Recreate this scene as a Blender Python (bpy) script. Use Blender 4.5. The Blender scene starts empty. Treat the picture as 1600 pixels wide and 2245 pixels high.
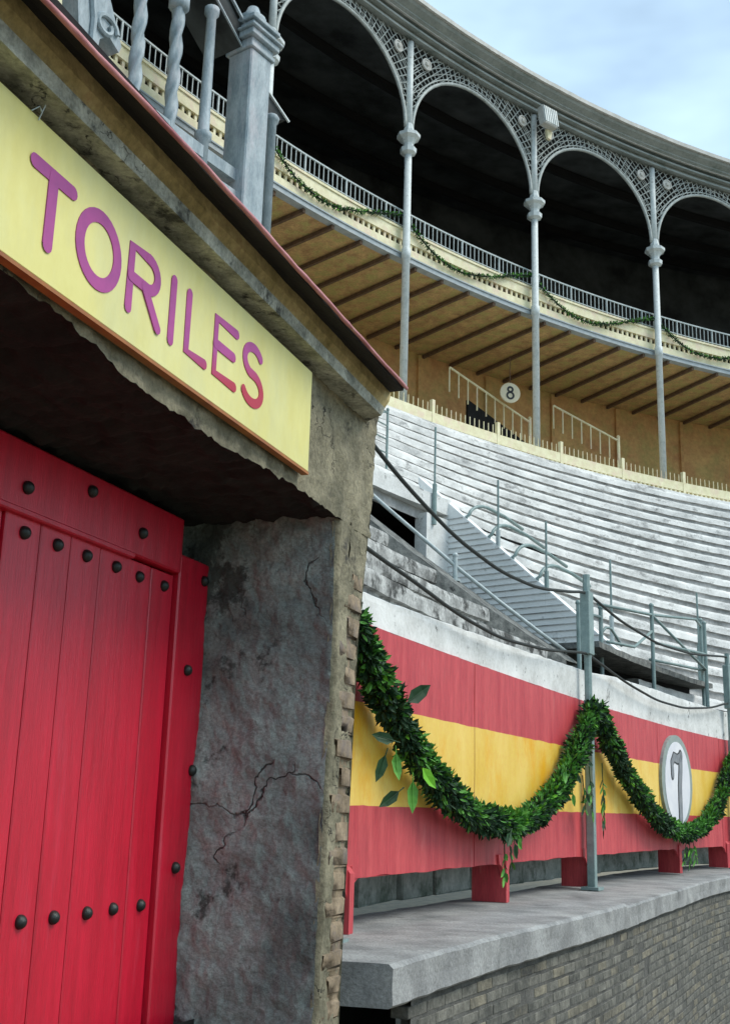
import bpy, math, random
from mathutils import Vector, Matrix, noise
R_ = math.radians
random.seed(7)
scene = bpy.context.scene
COL = scene.collection

# ------------------------------------------------------------------ camera
cam_d = bpy.data.cameras.new('camera'); cam = bpy.data.objects.new('camera', cam_d); COL.objects.link(cam)
Mr = Matrix(((0.99956099, -0.02962817, 0.0), (-0.00742473, -0.25048693, -0.96809151), (0.02868278, 0.96766651, -0.25059694)))
cam.matrix_world = Mr.to_4x4()
cam_d.sensor_fit = 'HORIZONTAL'; cam_d.sensor_width = 36; cam_d.lens = 36 * 2490 / 1600
cam_d.clip_start = 0.05; cam_d.clip_end = 3000
scene.camera = cam

# ------------------------------------------------------------------ light
SUN_EL, SUN_AZ = R_(50), R_(97)          # azimuth clockwise from +Y
w = bpy.data.worlds.new('World'); scene.world = w; w.use_nodes = True
nt = w.node_tree; nt.nodes.clear()
out = nt.nodes.new('ShaderNodeOutputWorld'); bg = nt.nodes.new('ShaderNodeBackground')
sky = nt.nodes.new('ShaderNodeTexSky'); sky.sky_type = 'NISHITA'; sky.sun_disc = False
sky.sun_elevation = SUN_EL; sky.sun_rotation = SUN_AZ; sky.dust_density = 1.5; sky.ozone_density = 1.5
tc = nt.nodes.new('ShaderNodeTexCoord'); mp = nt.nodes.new('ShaderNodeMapping'); mp.inputs['Scale'].default_value = (1.2, 1.2, 3.0)
nz = nt.nodes.new('ShaderNodeTexNoise'); nz.inputs['Scale'].default_value = 1.6; nz.inputs['Detail'].default_value = 5; nz.inputs['Roughness'].default_value = .5
rp = nt.nodes.new('ShaderNodeValToRGB'); rp.color_ramp.elements[0].position = .40; rp.color_ramp.elements[0].color = (.30, .30, .30, 1); rp.color_ramp.elements[1].position = .62; rp.color_ramp.elements[1].color = (.98, .98, .98, 1)
mx = nt.nodes.new('ShaderNodeMixRGB'); mx.inputs[2].default_value = (5.9, 8.1, 9.6, 1)
L = nt.links.new
L(tc.outputs['Generated'], mp.inputs[0]); L(mp.outputs[0], nz.inputs['Vector']); L(nz.outputs['Fac'], rp.inputs[0])
L(rp.outputs[0], mx.inputs[0]); L(sky.outputs[0], mx.inputs[1]); L(mx.outputs[0], bg.inputs[0]); L(bg.outputs[0], out.inputs[0])
bg.inputs[1].default_value = 0.1
sd = bpy.data.lights.new('sun', 'SUN'); sun = bpy.data.objects.new('sun', sd); COL.objects.link(sun)
sd.energy = 1.5; sd.angle = R_(28); sd.color = (1, .96, .88)
dv = Vector((math.sin(SUN_AZ) * math.cos(SUN_EL), math.cos(SUN_AZ) * math.cos(SUN_EL), math.sin(SUN_EL)))
sun.rotation_euler = dv.to_track_quat('Z', 'Y').to_euler()
scene.view_settings.view_transform = 'Standard'; scene.view_settings.look = 'None'
scene.view_settings.exposure = 0.68; scene.view_settings.gamma = 1
scene.render.engine = 'CYCLES'

# ------------------------------------------------------------------ helpers
def lin(r, g, b):
    f = lambda c: (c / 255 / 12.92) if c / 255 <= .04045 else ((c / 255 + .055) / 1.055) ** 2.4
    return (f(r), f(g), f(b), 1)

def material(name, c1, c2, scale=6, rough=.8, bump=.3, squash=(1, 1, 1), c3=None, s3=1.2, lo3=.5, hi3=.65, detail=6, metal=0, fine=0, bscale=None, cracks=0, spec=.5, sheen=0):
    m = bpy.data.materials.new(name); m.use_nodes = True; n = m.node_tree; N = n.nodes.new; K = n.links.new
    p = n.nodes['Principled BSDF']; p.inputs['Roughness'].default_value = rough; p.inputs['Metallic'].default_value = metal
    p.inputs['Specular IOR Level'].default_value = spec
    t = N('ShaderNodeTexCoord'); mpp = N('ShaderNodeMapping'); mpp.inputs['Scale'].default_value = squash; K(t.outputs['Object'], mpp.inputs[0])
    a = N('ShaderNodeTexNoise'); a.inputs['Scale'].default_value = scale; a.inputs['Detail'].default_value = detail; a.inputs['Roughness'].default_value = .62; K(mpp.outputs[0], a.inputs['Vector'])
    r = N('ShaderNodeValToRGB'); r.color_ramp.elements[0].position = .33; r.color_ramp.elements[0].color = c1; r.color_ramp.elements[1].position = .68; r.color_ramp.elements[1].color = c2
    K(a.outputs['Fac'], r.inputs[0]); last = r.outputs[0]
    if c3:
        b = N('ShaderNodeTexNoise'); b.inputs['Scale'].default_value = s3; b.inputs['Detail'].default_value = 8; b.inputs['Roughness'].default_value = .7; K(mpp.outputs[0], b.inputs['Vector'])
        rr = N('ShaderNodeValToRGB'); rr.color_ramp.elements[0].position = lo3; rr.color_ramp.elements[0].color = (0, 0, 0, 1); rr.color_ramp.elements[1].position = hi3; K(b.outputs['Fac'], rr.inputs[0])
        x = N('ShaderNodeMixRGB'); K(rr.outputs[0], x.inputs[0]); K(last, x.inputs[1]); x.inputs[2].default_value = c3; last = x.outputs[0]
    hb = a.outputs['Fac']
    f = N('ShaderNodeTexNoise'); f.inputs['Scale'].default_value = bscale or scale * 6; f.inputs['Detail'].default_value = 8; f.inputs['Roughness'].default_value = .7; K(mpp.outputs[0], f.inputs['Vector'])
    ad = N('ShaderNodeMath'); ad.operation = 'MULTIPLY_ADD'; ad.inputs[1].default_value = .5; K(f.outputs['Fac'], ad.inputs[0]); K(a.outputs['Fac'], ad.inputs[2]); hb = ad.outputs[0]
    if fine:
        x = N('ShaderNodeMixRGB'); x.blend_type = 'OVERLAY'; x.inputs[0].default_value = fine; K(last, x.inputs[1]); K(f.outputs['Fac'], x.inputs[2]); last = x.outputs[0]
    if cracks:
        v = N('ShaderNodeTexVoronoi'); v.feature = 'DISTANCE_TO_EDGE'; v.inputs['Scale'].default_value = cracks
        w2 = N('ShaderNodeTexNoise'); w2.inputs['Scale'].default_value = cracks * 2.5; w2.inputs['Detail'].default_value = 6; K(t.outputs['Object'], w2.inputs['Vector'])
        va = N('ShaderNodeVectorMath'); va.operation = 'MULTIPLY_ADD'; va.inputs[1].default_value = (.55, .55, .55); K(w2.outputs['Color'], va.inputs[0]); K(t.outputs['Object'], va.inputs[2]); K(va.outputs[0], v.inputs['Vector'])
        cr = N('ShaderNodeValToRGB'); cr.color_ramp.elements[0].color = (1, 1, 1, 1); cr.color_ramp.elements[1].color = (0, 0, 0, 1); cr.color_ramp.elements[1].position = .009; K(v.outputs['Distance'], cr.inputs[0])
        msk = N('ShaderNodeTexNoise'); msk.inputs['Scale'].default_value = 1.7; K(t.outputs['Object'], msk.inputs['Vector'])
        mr = N('ShaderNodeValToRGB'); mr.color_ramp.elements[0].position = .5; mr.color_ramp.elements[1].position = .56; K(msk.outputs['Fac'], mr.inputs[0])
        mu = N('ShaderNodeMath'); mu.operation = 'MULTIPLY'; K(cr.outputs[0], mu.inputs[0]); K(mr.outputs[0], mu.inputs[1])
        x = N('ShaderNodeMixRGB'); K(mu.outputs[0], x.inputs[0]); K(last, x.inputs[1]); x.inputs[2].default_value = (.02, .02, .018, 1); last = x.outputs[0]
        sb = N('ShaderNodeMath'); sb.operation = 'SUBTRACT'; K(hb, sb.inputs[0]); K(mu.outputs[0], sb.inputs[1]); hb = sb.outputs[0]
    K(last, p.inputs['Base Color'])
    bu = N('ShaderNodeBump'); bu.inputs['Strength'].default_value = bump; bu.inputs['Distance'].default_value = .02; K(hb, bu.inputs['Height']); K(bu.outputs[0], p.inputs['Normal'])
    return m

class MB:
    def __init__(s): s.v = []; s.f = []; s.m = []; s.mi = 0; s.smooth = False
    def add(s, vs, fs):
        o = len(s.v); s.v += [tuple(x) for x in vs]
        for f in fs: s.f.append(tuple(o + i for i in f)); s.m.append(s.mi)
    def box(s, c, ax, ay, az, jit=0, bev=0):
        c = Vector(c); ax, ay, az = Vector(ax), Vector(ay), Vector(az)
        if bev:
            lx, ly, lz = ax.length, ay.length, az.length
            vs = []; idx = {}
            for i in (-1, 1):
                for j in (-1, 1):
                    for k in (-1, 1):
                        for q in range(3):
                            fx = 1 - (bev / lx if q != 0 else 0); fy = 1 - (bev / ly if q != 1 else 0); fz = 1 - (bev / lz if q != 2 else 0)
                            idx[(i, j, k, q)] = len(vs); vs.append(c + ax * i * fx + ay * j * fy + az * k * fz + Vector((random.uniform(-jit, jit), random.uniform(-jit, jit), random.uniform(-jit, jit))))
            fs = []
            for q in range(3):
                for sg in (-1, 1):
                    o = []
                    for (a, b) in ((-1, -1), (1, -1), (1, 1), (-1, 1)):
                        key = [0, 0, 0]; key[q] = sg; r = [x for x in range(3) if x != q]; key[r[0]] = a; key[r[1]] = b; o.append(idx[(key[0], key[1], key[2], q)])
                    fs.append(o if (sg > 0) == (q != 1) else o[::-1])
            for q in range(3):       # edges parallel to axis q
                r = [x for x in range(3) if x != q]
                for a in (-1, 1):
                    for b in (-1, 1):
                        k1 = [0, 0, 0]; k1[q] = -1; k1[r[0]] = a; k1[r[1]] = b; k2 = list(k1); k2[q] = 1
                        fs.append([idx[(*k1, r[0])], idx[(*k2, r[0])], idx[(*k2, r[1])], idx[(*k1, r[1])]])
            for i in (-1, 1):
                for j in (-1, 1):
                    for k in (-1, 1): fs.append([idx[(i, j, k, 0)], idx[(i, j, k, 1)], idx[(i, j, k, 2)]])
            s.add(vs, fs); return
        vs = []
        for i in (-1, 1):
            for j in (-1, 1):
                for k in (-1, 1): vs.append(c + ax * i + ay * j + az * k + Vector((random.uniform(-jit, jit), random.uniform(-jit, jit), random.uniform(-jit, jit))))
        s.add(vs, [(0, 1, 3, 2), (4, 6, 7, 5), (0, 4, 5, 1), (2, 3, 7, 6), (0, 2, 6, 4), (1, 5, 7, 3)])
    def bar(s, a, b, wd, ht=None, up=(0, 0, 1)):
        a, b = Vector(a), Vector(b); d = b - a; l = d.length
        if l < 1e-6: return
        d /= l; u = Vector(up)
        if abs(d.dot(u)) > .98: u = Vector((1, 0, 0))
        x = d.cross(u).normalized(); y = x.cross(d); s.box((a + b) / 2, x * wd / 2, y * (ht or wd) / 2, d * l / 2)
    def tube(s, path, r, n=8, cap=True):
        path = [Vector(p) for p in path]; vs = []; k = len(path); prev = None
        for i, p in enumerate(path):
            d = (path[min(i + 1, k - 1)] - path[max(i - 1, 0)]).normalized()
            u = prev if prev else (Vector((0, 0, 1)) if abs(d.z) < .9 else Vector((1, 0, 0)))
            x = (u - d * u.dot(d)).normalized(); prev = x; y = d.cross(x); rr = r[i] if isinstance(r, (list, tuple)) else r
            for j in range(n):
                a = 2 * math.pi * j / n; vs.append(p + x * math.cos(a) * rr + y * math.sin(a) * rr)
        fs = [(i * n + j, i * n + (j + 1) % n, (i + 1) * n + (j + 1) % n, (i + 1) * n + j) for i in range(k - 1) for j in range(n)]
        if cap: fs += [tuple(range(n))[::-1], tuple((k - 1) * n + j for j in range(n))]
        s.add(vs, fs)
    def lathe(s, c, prof, n=16, ax=(0, 0, 1)):     # prof: (radius, height)
        c = Vector(c); z = Vector(ax).normalized(); u = Vector((1, 0, 0)) if abs(z.x) < .9 else Vector((0, 1, 0)); x = (u - z * u.dot(z)).normalized(); y = z.cross(x)
        vs = [c + z * h + (x * math.cos(2 * math.pi * j / n) + y * math.sin(2 * math.pi * j / n)) * r for r, h in prof for j in range(n)]
        k = len(prof); fs = [(i * n + j, i * n + (j + 1) % n, (i + 1) * n + (j + 1) % n, (i + 1) * n + j) for i in range(k - 1) for j in range(n)]
        fs += [tuple(range(n))[::-1], tuple((k - 1) * n + j for j in range(n))]; s.add(vs, fs)
    def grid(s, fn, nu, nv):
        vs = [fn(i / nu, j / nv) for i in range(nu + 1) for j in range(nv + 1)]
        s.add(vs, [(i * (nv + 1) + j, (i + 1) * (nv + 1) + j, (i + 1) * (nv + 1) + j + 1, i * (nv + 1) + j + 1) for i in range(nu) for j in range(nv)])
    def poly(s, pts, d):        # extruded polygon
        pts = [Vector(p) for p in pts]; d = Vector(d); n = len(pts)
        s.add(pts + [p + d for p in pts], [tuple(range(n)), tuple(range(n, 2 * n))[::-1]] + [(i, (i + 1) % n, n + (i + 1) % n, n + i) for i in range(n)])
    def build(s, name, mats, parent=None, smooth=None, origin=None):
        me = bpy.data.meshes.new(name); vs = s.v
        if origin: vs = [(a - origin[0], b - origin[1], c - origin[2]) for a, b, c in vs]
        me.from_pydata(vs, [], s.f)
        for m in (mats if isinstance(mats, (list, tuple)) else [mats]): me.materials.append(m)
        for p, i in zip(me.polygons, s.m): p.material_index = i; p.use_smooth = s.smooth if smooth is None else smooth
        me.validate(); me.update()
        o = bpy.data.objects.new(name, me); COL.objects.link(o)
        if origin: o.location = origin
        if parent:
            o.parent = parent
            if origin or any(parent.location):
                o.location = Vector(origin or (0, 0, 0)) - Vector(abs_loc(parent))
        return o
def abs_loc(o):
    l = Vector(o.location)
    while o.parent: o = o.parent; l += Vector(o.location)
    return l
def tag(o, label=None, cat=None, group=None, kind=None):
    for k, v in (('label', label), ('category', cat), ('group', group), ('kind', kind)):
        if v: o[k] = v
    return o
def thing(name, label, cat, loc=(0, 0, 0), group=None):
    o = bpy.data.objects.new(name, None); o.location = loc; COL.objects.link(o); return tag(o, label, cat, group)
def kids(o): return [c for c in bpy.data.objects if c.parent == o]
def copy_tree(o, parent=None):
    ch = kids(o); c = o.copy(); COL.objects.link(c); c.parent = parent
    for k in ch: copy_tree(k, c)
    return c
def fbm(p, s=1.0, o=4): return noise.fractal(Vector(p) * s, 1.0, 2.0, o)

CX, CY = 27.0, -1.0
def P(phi, r, z=0.0): a = R_(phi); return Vector((CX - r * math.cos(a), CY + r * math.sin(a), z))
def RAD(phi): a = R_(phi); return Vector((-math.cos(a), math.sin(a), 0))      # outward
def TAN(phi): a = R_(phi); return Vector((math.sin(a), math.cos(a), 0))       # direction of growing phi
def interp(tab, x):
    if x <= tab[0][0]: return tab[0][1]
    for (a, b), (c, d) in zip(tab, tab[1:]):
        if x <= c: return b + (d - b) * (x - a) / (c - a)
    return tab[-1][1]
RBT = [(0, 29.3), (6, 28.95), (12, 28.58), (17, 28.25), (20, 28.08), (24, 27.95), (28, 27.93), (33, 28.03), (38, 28.28), (43, 28.6), (60, 29.2), (100, 29.6)]
RET = [(0, 28.75), (6, 28.35), (12, 27.92), (14.4, 27.67), (16, 27.55), (17.8, 27.4), (20.6, 27.2), (22.8, 27.1), (25.3, 27.07), (30.3, 27.19), (37.1, 27.64), (43, 28.0), (60, 28.6), (100, 29.0)]
def RB(phi): return sum(interp(RBT, phi + d) for d in (-1.5, -.75, 0, .75, 1.5)) / 5
def RE(phi): return sum(interp(RET, phi + d) for d in (-1, 0, 1)) / 3
def ringstrip(mb, prof, p0, p1, step=.6, base=None, jr=0, jz=0, js=6, caps=False):
    """loft a profile [(dr,z)] round the arena; base(phi) gives the reference radius"""
    n = max(1, int(round((p1 - p0) / step))); k = len(prof); vs = []
    for i in range(n + 1):
        ph = p0 + (p1 - p0) * i / n; b = base(ph) if base else 0
        for (r, z) in prof:
            q = P(ph, b + r, z)
            if jr or jz:
                q = P(ph, b + r + jr * fbm(q, js), z + jz * fbm(q + Vector((9, 3, 5)), js))
            vs.append(q)
    fs = [(i * k + j, (i + 1) * k + j, (i + 1) * k + j + 1, i * k + j + 1) for i in range(n) for j in range(k - 1)]
    if caps: fs += [tuple(range(k)), tuple(n * k + j for j in range(k))[::-1]]
    mb.add(vs, fs)
def closed(r0, r1, z0, z1): return [(r0, z0), (r0, z1), (r1, z1), (r1, z0), (r0, z0)]

# ------------------------------------------------------------------ materials
M = {}
M['door'] = material('red_door_paint', (.44, .003, .020, 1), (.62, .007, .034, 1), 3, .36, .28, (4, 4, .35), c3=(.56, .04, .075, 1), s3=2.6, lo3=.60, hi3=.78, spec=.7, fine=.45, bscale=42)
M['stud'] = material('dark_iron', (.02, .025, .025, 1), (.05, .055, .05, 1), 30, .38, .3, metal=.6)
M['sign'] = material('yellow_sign_enamel', lin(214, 204, 118), lin(230, 222, 144), 1.6, .5, .08, (1, 1, .5), c3=lin(208, 206, 150), s3=1.1, lo3=.45, hi3=.7, fine=.22, bscale=14)
M['signedge'] = material('orange_sign_edge', (.25, .08, .02, 1), (.4, .15, .03, 1), 8, .6, .1)
M['plaster'] = material('weathered_plaster', (.10, .128, .118, 1), (.36, .425, .39, 1), 2.2, .95, 1.0, c3=(.075, .09, .08, 1), s3=1.5, lo3=.565, hi3=.60, fine=1.0, bscale=60, cracks=1.3, detail=10)
M['stone'] = material('ochre_rubble_plaster', (.12, .11, .07, 1), (.32, .285, .19, 1), 5, .95, 1.0, c3=(.05, .045, .035, 1), s3=3.2, lo3=.57, hi3=.66, fine=.9, bscale=45, cracks=2.6)
M['soffit'] = material('near_black_soffit', (.004, .004, .004, 1), (.016, .016, .014, 1), 4, .97, .9, (1, 1, 1), fine=.5)  # near-black base colour, mottled at random
M['ledge'] = material('mossy_ledge', (.18, .185, .15, 1), (.55, .55, .46, 1), 8, .95, 1.0, c3=(.06, .06, .05, 1), s3=6, lo3=.56, hi3=.64, fine=.9, bscale=50, cracks=3.2)
M['fascia'] = material('ochre_fascia', (.34, .27, .11, 1), (.66, .52, .26, 1), 5, .9, .7, c3=(.60, .34, .18, 1), s3=3, lo3=.6, hi3=.75, fine=.8)
M['under'] = material('shadow_dark_underside', (.008, .008, .009, 1), (.02, .018, .018, 1), 8, .95, .3)  # roof overhang's shadow is put into this near-black colour
M['pink'] = material('pink_drip_edge', (.30, .08, .09, 1), (.62, .27, .27, 1), 5, .55, .4, c3=(.55, .38, .25, 1), s3=3, lo3=.62, hi3=.7)
M['brick'] = material('ochre_brick', (.13, .095, .055, 1), (.34, .26, .17, 1), 9, .95, .7, c3=(.16, .13, .11, 1), s3=5, fine=.7, bscale=60)
M['gbrick'] = material('grey_brick', (.085, .083, .07, 1), (.22, .21, .175, 1), 9, .95, .7, c3=(.045, .045, .04, 1), s3=1.1, lo3=.50, hi3=.7, fine=.85, bscale=40)
M['gbrick2'] = material('grey_brick_dark', (.06, .06, .052, 1), (.16, .155, .13, 1), 9, .95, .7, fine=.85, bscale=40)
M['gbrick3'] = material('grey_brick_tan', (.11, .10, .075, 1), (.25, .225, .165, 1), 9, .95, .7, c3=(.05, .05, .045, 1), s3=1.5, fine=.85, bscale=40)
M['mortar'] = material('grey_mortar', (.045, .045, .04, 1), (.14, .135, .12, 1), 5, .97, .9, fine=.9, bscale=50)
M['slab'] = material('concrete', (.20, .20, .195, 1), (.37, .37, .355, 1), 3, .9, .7, c3=(.11, .115, .11, 1), s3=1.6, lo3=.55, hi3=.70, fine=.8, bscale=55)
M['block'] = material('grey_block', (.26, .30, .26, 1), (.50, .53, .48, 1), 5, .95, .5, c3=(.10, .14, .10, 1), s3=3, fine=.5)
M['bred'] = material('barrier_red', (.44, .032, .045, 1), (.60, .075, .08, 1), 3.0, .55, .3, (3, 3, .35), c3=(.64, .20, .18, 1), s3=2.4, lo3=.62, hi3=.78, fine=.6, bscale=30)
M['byel'] = material('barrier_yellow', (.76, .47, .05, 1), (.86, .60, .14, 1), 1.6, .5, .25, (1.5, 1.5, .8), c3=(.80, .40, .01, 1), s3=.9, lo3=.5, hi3=.62, fine=.3, bscale=30)
M['wht'] = material('whitewash', (.56, .56, .53, 1), (.80, .80, .77, 1), 3, .9, .5, c3=(.15, .15, .14, 1), s3=5, lo3=.60, hi3=.67, fine=.7, bscale=30)
M['whb'] = material('bright_whitewash', (.78, .80, .78, 1), (.9, .9, .88, 1), 3, .9, .4, c3=(.4, .42, .40, 1), s3=3, lo3=.6, hi3=.72, fine=.3, bscale=30)
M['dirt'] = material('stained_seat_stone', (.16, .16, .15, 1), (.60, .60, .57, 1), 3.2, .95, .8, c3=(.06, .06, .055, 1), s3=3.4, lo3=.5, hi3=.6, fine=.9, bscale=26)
M['row'] = material('seat_stone', (.28, .28, .27, 1), (.74, .73, .70, 1), 1.3, .9, .5, (1, 1, 2.5), c3=(.14, .14, .13, 1), s3=1.6, lo3=.50, hi3=.66, fine=.85, bscale=20)
M['nose'] = material('seat_edge_paint', (.50, .50, .48, 1), (.90, .89, .85, 1), 1.1, .85, .3, (1, 1, 2.5), c3=(.26, .26, .25, 1), s3=1.7, lo3=.54, hi3=.68, fine=.8, bscale=16)
M['riser'] = material('seat_riser_shade', (.22, .22, .21, 1), (.50, .49, .47, 1), 1.6, .95, .5, fine=.6)  # greyer than the edges: nosing shadow painted into the riser colour
M['dkgrey'] = material('dark_grey_coping', (.07, .075, .07, 1), (.24, .24, .22, 1), 9, .95, .6, c3=(.02, .02, .02, 1), s3=6, lo3=.6, hi3=.68, fine=.7)  # dark grey with random near-black patches
M['green'] = material('grey_green_paint', (.16, .23, .22, 1), (.26, .34, .32, 1), 8, .5, .15, fine=.3)
M['rail'] = material('pale_rail_paint', (.30, .36, .36, 1), (.50, .55, .54, 1), 8, .5, .15)
M['iron'] = material('silver_iron_paint', (.48, .53, .52, 1), (.70, .74, .72, 1), 5, .5, .25, c3=(.30, .33, .31, 1), s3=5, lo3=.58, hi3=.70, fine=.4)
M['lattice'] = material('lattice_paint', (.32, .35, .33, 1), (.52, .55, .52, 1), 5, .6, .1)
M['corn'] = material('grey_cornice_paint', (.22, .245, .225, 1), (.36, .385, .36, 1), 3, .65, .3, c3=(.16, .19, .17, 1), s3=1.5, fine=.3)
M['cornl'] = material('pale_cornice_edge', (.42, .42, .38, 1), (.58, .57, .53, 1), 4, .7, .3, fine=.3)
M['cream'] = material('cream_paint', (.66, .60, .36, 1), (.82, .77, .52, 1), 5, .6, .2, c3=(.72, .58, .42, 1), s3=3, fine=.25)
M['beam'] = material('blue_grey_beam', (.26, .31, .33, 1), (.38, .42, .43, 1), 6, .55, .15)
M['plank'] = material('stained_ceiling_board', (.34, .20, .09, 1), (.60, .41, .18, 1), 2.6, .8, .3, (1.4, 1.4, 1.4), c3=(.42, .36, .13, 1), s3=2.5, lo3=.46, hi3=.6, fine=.8, bscale=14)
M['joist'] = material('dark_joist', (.09, .055, .035, 1), (.16, .10, .06, 1), 8, .85, .2)
M['ochre'] = material('ochre_wall', (.50, .26, .11, 1), (.66, .42, .17, 1), 1.2, .85, .3, (1, 1, 1), c3=(.46, .35, .13, 1), s3=1.1, lo3=.45, hi3=.65, fine=.5)
M['dark'] = material('baked_shade_dark', (.012, .014, .014, 1), (.09, .10, .10, 1), .8, .9, .2)  # gallery interior's shade is put into this near-black colour
M['darkb'] = material('baked_shade_beam', (.003, .003, .003, 1), (.006, .006, .006, 1), 2, .9, .2)  # purlins nearly black, interior shade painted into the colour
M['bluegrey'] = material('blue_grey_pillar_paint', (.19, .245, .27, 1), (.36, .42, .44, 1), 3.5, .6, .25, (1.5, 1.5, .5), c3=(.40, .40, .42, 1), s3=1.6, lo3=.5, hi3=.7, fine=.5)
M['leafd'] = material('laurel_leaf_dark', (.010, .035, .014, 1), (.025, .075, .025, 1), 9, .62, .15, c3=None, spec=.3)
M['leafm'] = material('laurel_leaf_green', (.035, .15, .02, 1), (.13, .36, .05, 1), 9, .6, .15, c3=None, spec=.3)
M['leafy'] = material('laurel_leaf_young', (.12, .38, .02, 1), (.2, .5, .03, 1), 9, .62, .15, c3=None, spec=.3)
M['core'] = material('garland_core', (.004, .01, .006, 1), (.01, .02, .01, 1), 9, .9, .1)
M['rope'] = material('dark_rope', (.012, .018, .016, 1), (.03, .035, .032, 1), 40, .8, .4)
M['black'] = material('baked_passage_dark', (.004, .004, .004, 1), (.01, .01, .01, 1), 5, .95, .1)  # darkness of openings and recesses painted in as near-black
M['numw'] = material('white_number_plate', (.66, .66, .70, 1), (.78, .77, .78, 1), 4, .5, .05, fine=.15)
M['numg'] = material('grey_number_paint', (.17, .18, .2, 1), (.26, .27, .28, 1), 9, .5, .05)
M['ringg'] = material('number_plate_rim', (.22, .27, .25, 1), (.32, .37, .33, 1), 9, .5, .05)
M['disc'] = material('cream_disc', (.66, .6, .42, 1), (.76, .7, .52, 1), 5, .6, .1)
M['blk'] = material('black_paint', (.012, .014, .014, 1), (.03, .03, .03, 1), 5, .5, .05)
M['ground'] = material('arena_sand', (.14, .12, .08, 1), (.26, .21, .14, 1), 3, .95, .4, fine=.4)
# letter paint: purple that fades to a redder wine colour towards the lower, right-hand letters
def letter_mat():
    m = material('purple_letter_paint', lin(150, 62, 130), lin(176, 72, 142), 6, .5, .03); n = m.node_tree
    p = n.nodes['Principled BSDF']; p.inputs['Roughness'].default_value = .6; src = p.inputs['Base Color'].links[0].from_socket
    t = n.nodes.new('ShaderNodeTexCoord'); dt = n.nodes.new('ShaderNodeVectorMath'); dt.operation = 'DOT_PRODUCT'; dt.inputs[1].default_value = (0, 1.2, -4.0); n.links.new(t.outputs['Object'], dt.inputs[0])
    ad = n.nodes.new('ShaderNodeMath'); ad.operation = 'ADD'; ad.inputs[1].default_value = -3.9 * 1.2 + 1.66 * 4; n.links.new(dt.outputs['Value'], ad.inputs[0])
    r = n.nodes.new('ShaderNodeValToRGB'); r.color_ramp.elements[0].position = .15; r.color_ramp.elements[1].position = .65; n.links.new(ad.outputs[0], r.inputs[0])
    x = n.nodes.new('ShaderNodeMixRGB'); n.links.new(r.outputs[0], x.inputs[0]); n.links.new(src, x.inputs[1]); x.inputs[2].default_value = lin(176, 44, 66); n.links.new(x.outputs[0], p.inputs['Base Color'])
    return m
M['letter'] = letter_mat()

# ------------------------------------------------------------------ ground
GZ = -2.6
g = MB(); g.add([(-1500, -1500, GZ), (1500, -1500, GZ), (1500, 1500, GZ), (-1500, 1500, GZ)], [(0, 1, 2, 3)])
tag(g.build('ground', M['ground']), kind='structure')

# ------------------------------------------------------------------ bull pen gatehouse (left wall)
AZ = R_(20.3); DIR = Vector((math.sin(AZ), math.cos(AZ), 0)); NR = Vector((math.cos(AZ), -math.sin(AZ), 0))
def W(s, q, z): return DIR * s - NR * q + Vector((0, 0, z))
def corner_s(z): return interp([(-2.6, 5.22), (-.88, 5.267), (-.07, 5.312), (.82, 5.362), (1.19, 5.433), (1.57, 5.507), (2.1, 5.545), (2.5, 5.55)], z)
def arris_s(z): return interp([(-2.6, 4.96), (-.92, 4.99), (-.47, 5.0), (.13, 5.03), (.56, 5.06), (1.0, 5.055), (1.4, 5.035)], z)
def lintel_z(s): return interp([(-1, 1.43), (2.4, 1.432), (2.72, 1.424), (3.1, 1.36), (3.8, 1.35), (4.46, 1.382), (5.05, 1.366)], s)
gate = thing('gatehouse', 'weathered plaster and brick bull pen gatehouse with red studded door under its low lintel', 'building')
# wall above the lintel
def LE(s):
    z = lintel_z(s) + (.016 * fbm((s * 3, 0, 0), 4) + .008 * fbm((s * 3, 4, 0), 16) if s < 5 else 0)
    return W(s, 2.0 - .012 * fbm((s, 0, 1.4), 6), z)
wl = MB()
def f1(u, v):
    s = -1.5 + (corner_s(1.8) + 1.5) * u; z0 = lintel_z(s) + (.014 * fbm((s * 3, 0, 0), 4) if s < 5 else 0); z = z0 + (2.12 - z0) * v
    if u > .999: s = corner_s(z)
    q = 2.0 - .016 * fbm((s, 0, z), 6) - .01 * fbm((s, 3, z), 22)
    if v == 0: return LE(s)
    return W(s, q, z)
wl.grid(f1, 260, 34)
def f2(u, v):       # right pier, plaster strip
    z = GZ + (1.37 - GZ) * v; a = arris_s(z); c = a + (corner_s(z) - a) * .42 + .02 * fbm((0, 7, z), 5)
    s = a + (c - a) * u; q = 2.0 - .012 * fbm((s, 0, z), 7) - .006 * fbm((s, 3, z), 26)
    if u < .12: q += (.12 - u) / .12 * .035
    return W(s, q, z)
wl.grid(f2, 14, 130)
def f3(u, v):       # return wall behind the corner
    z = GZ + (2.12 - GZ) * v; s = corner_s(z); return W(s + .10 * u, 2.0 + u * 3.2, z)
wl.grid(f3, 4, 30)
wall = wl.build('wall', M['stone'], gate, smooth=True)
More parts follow.
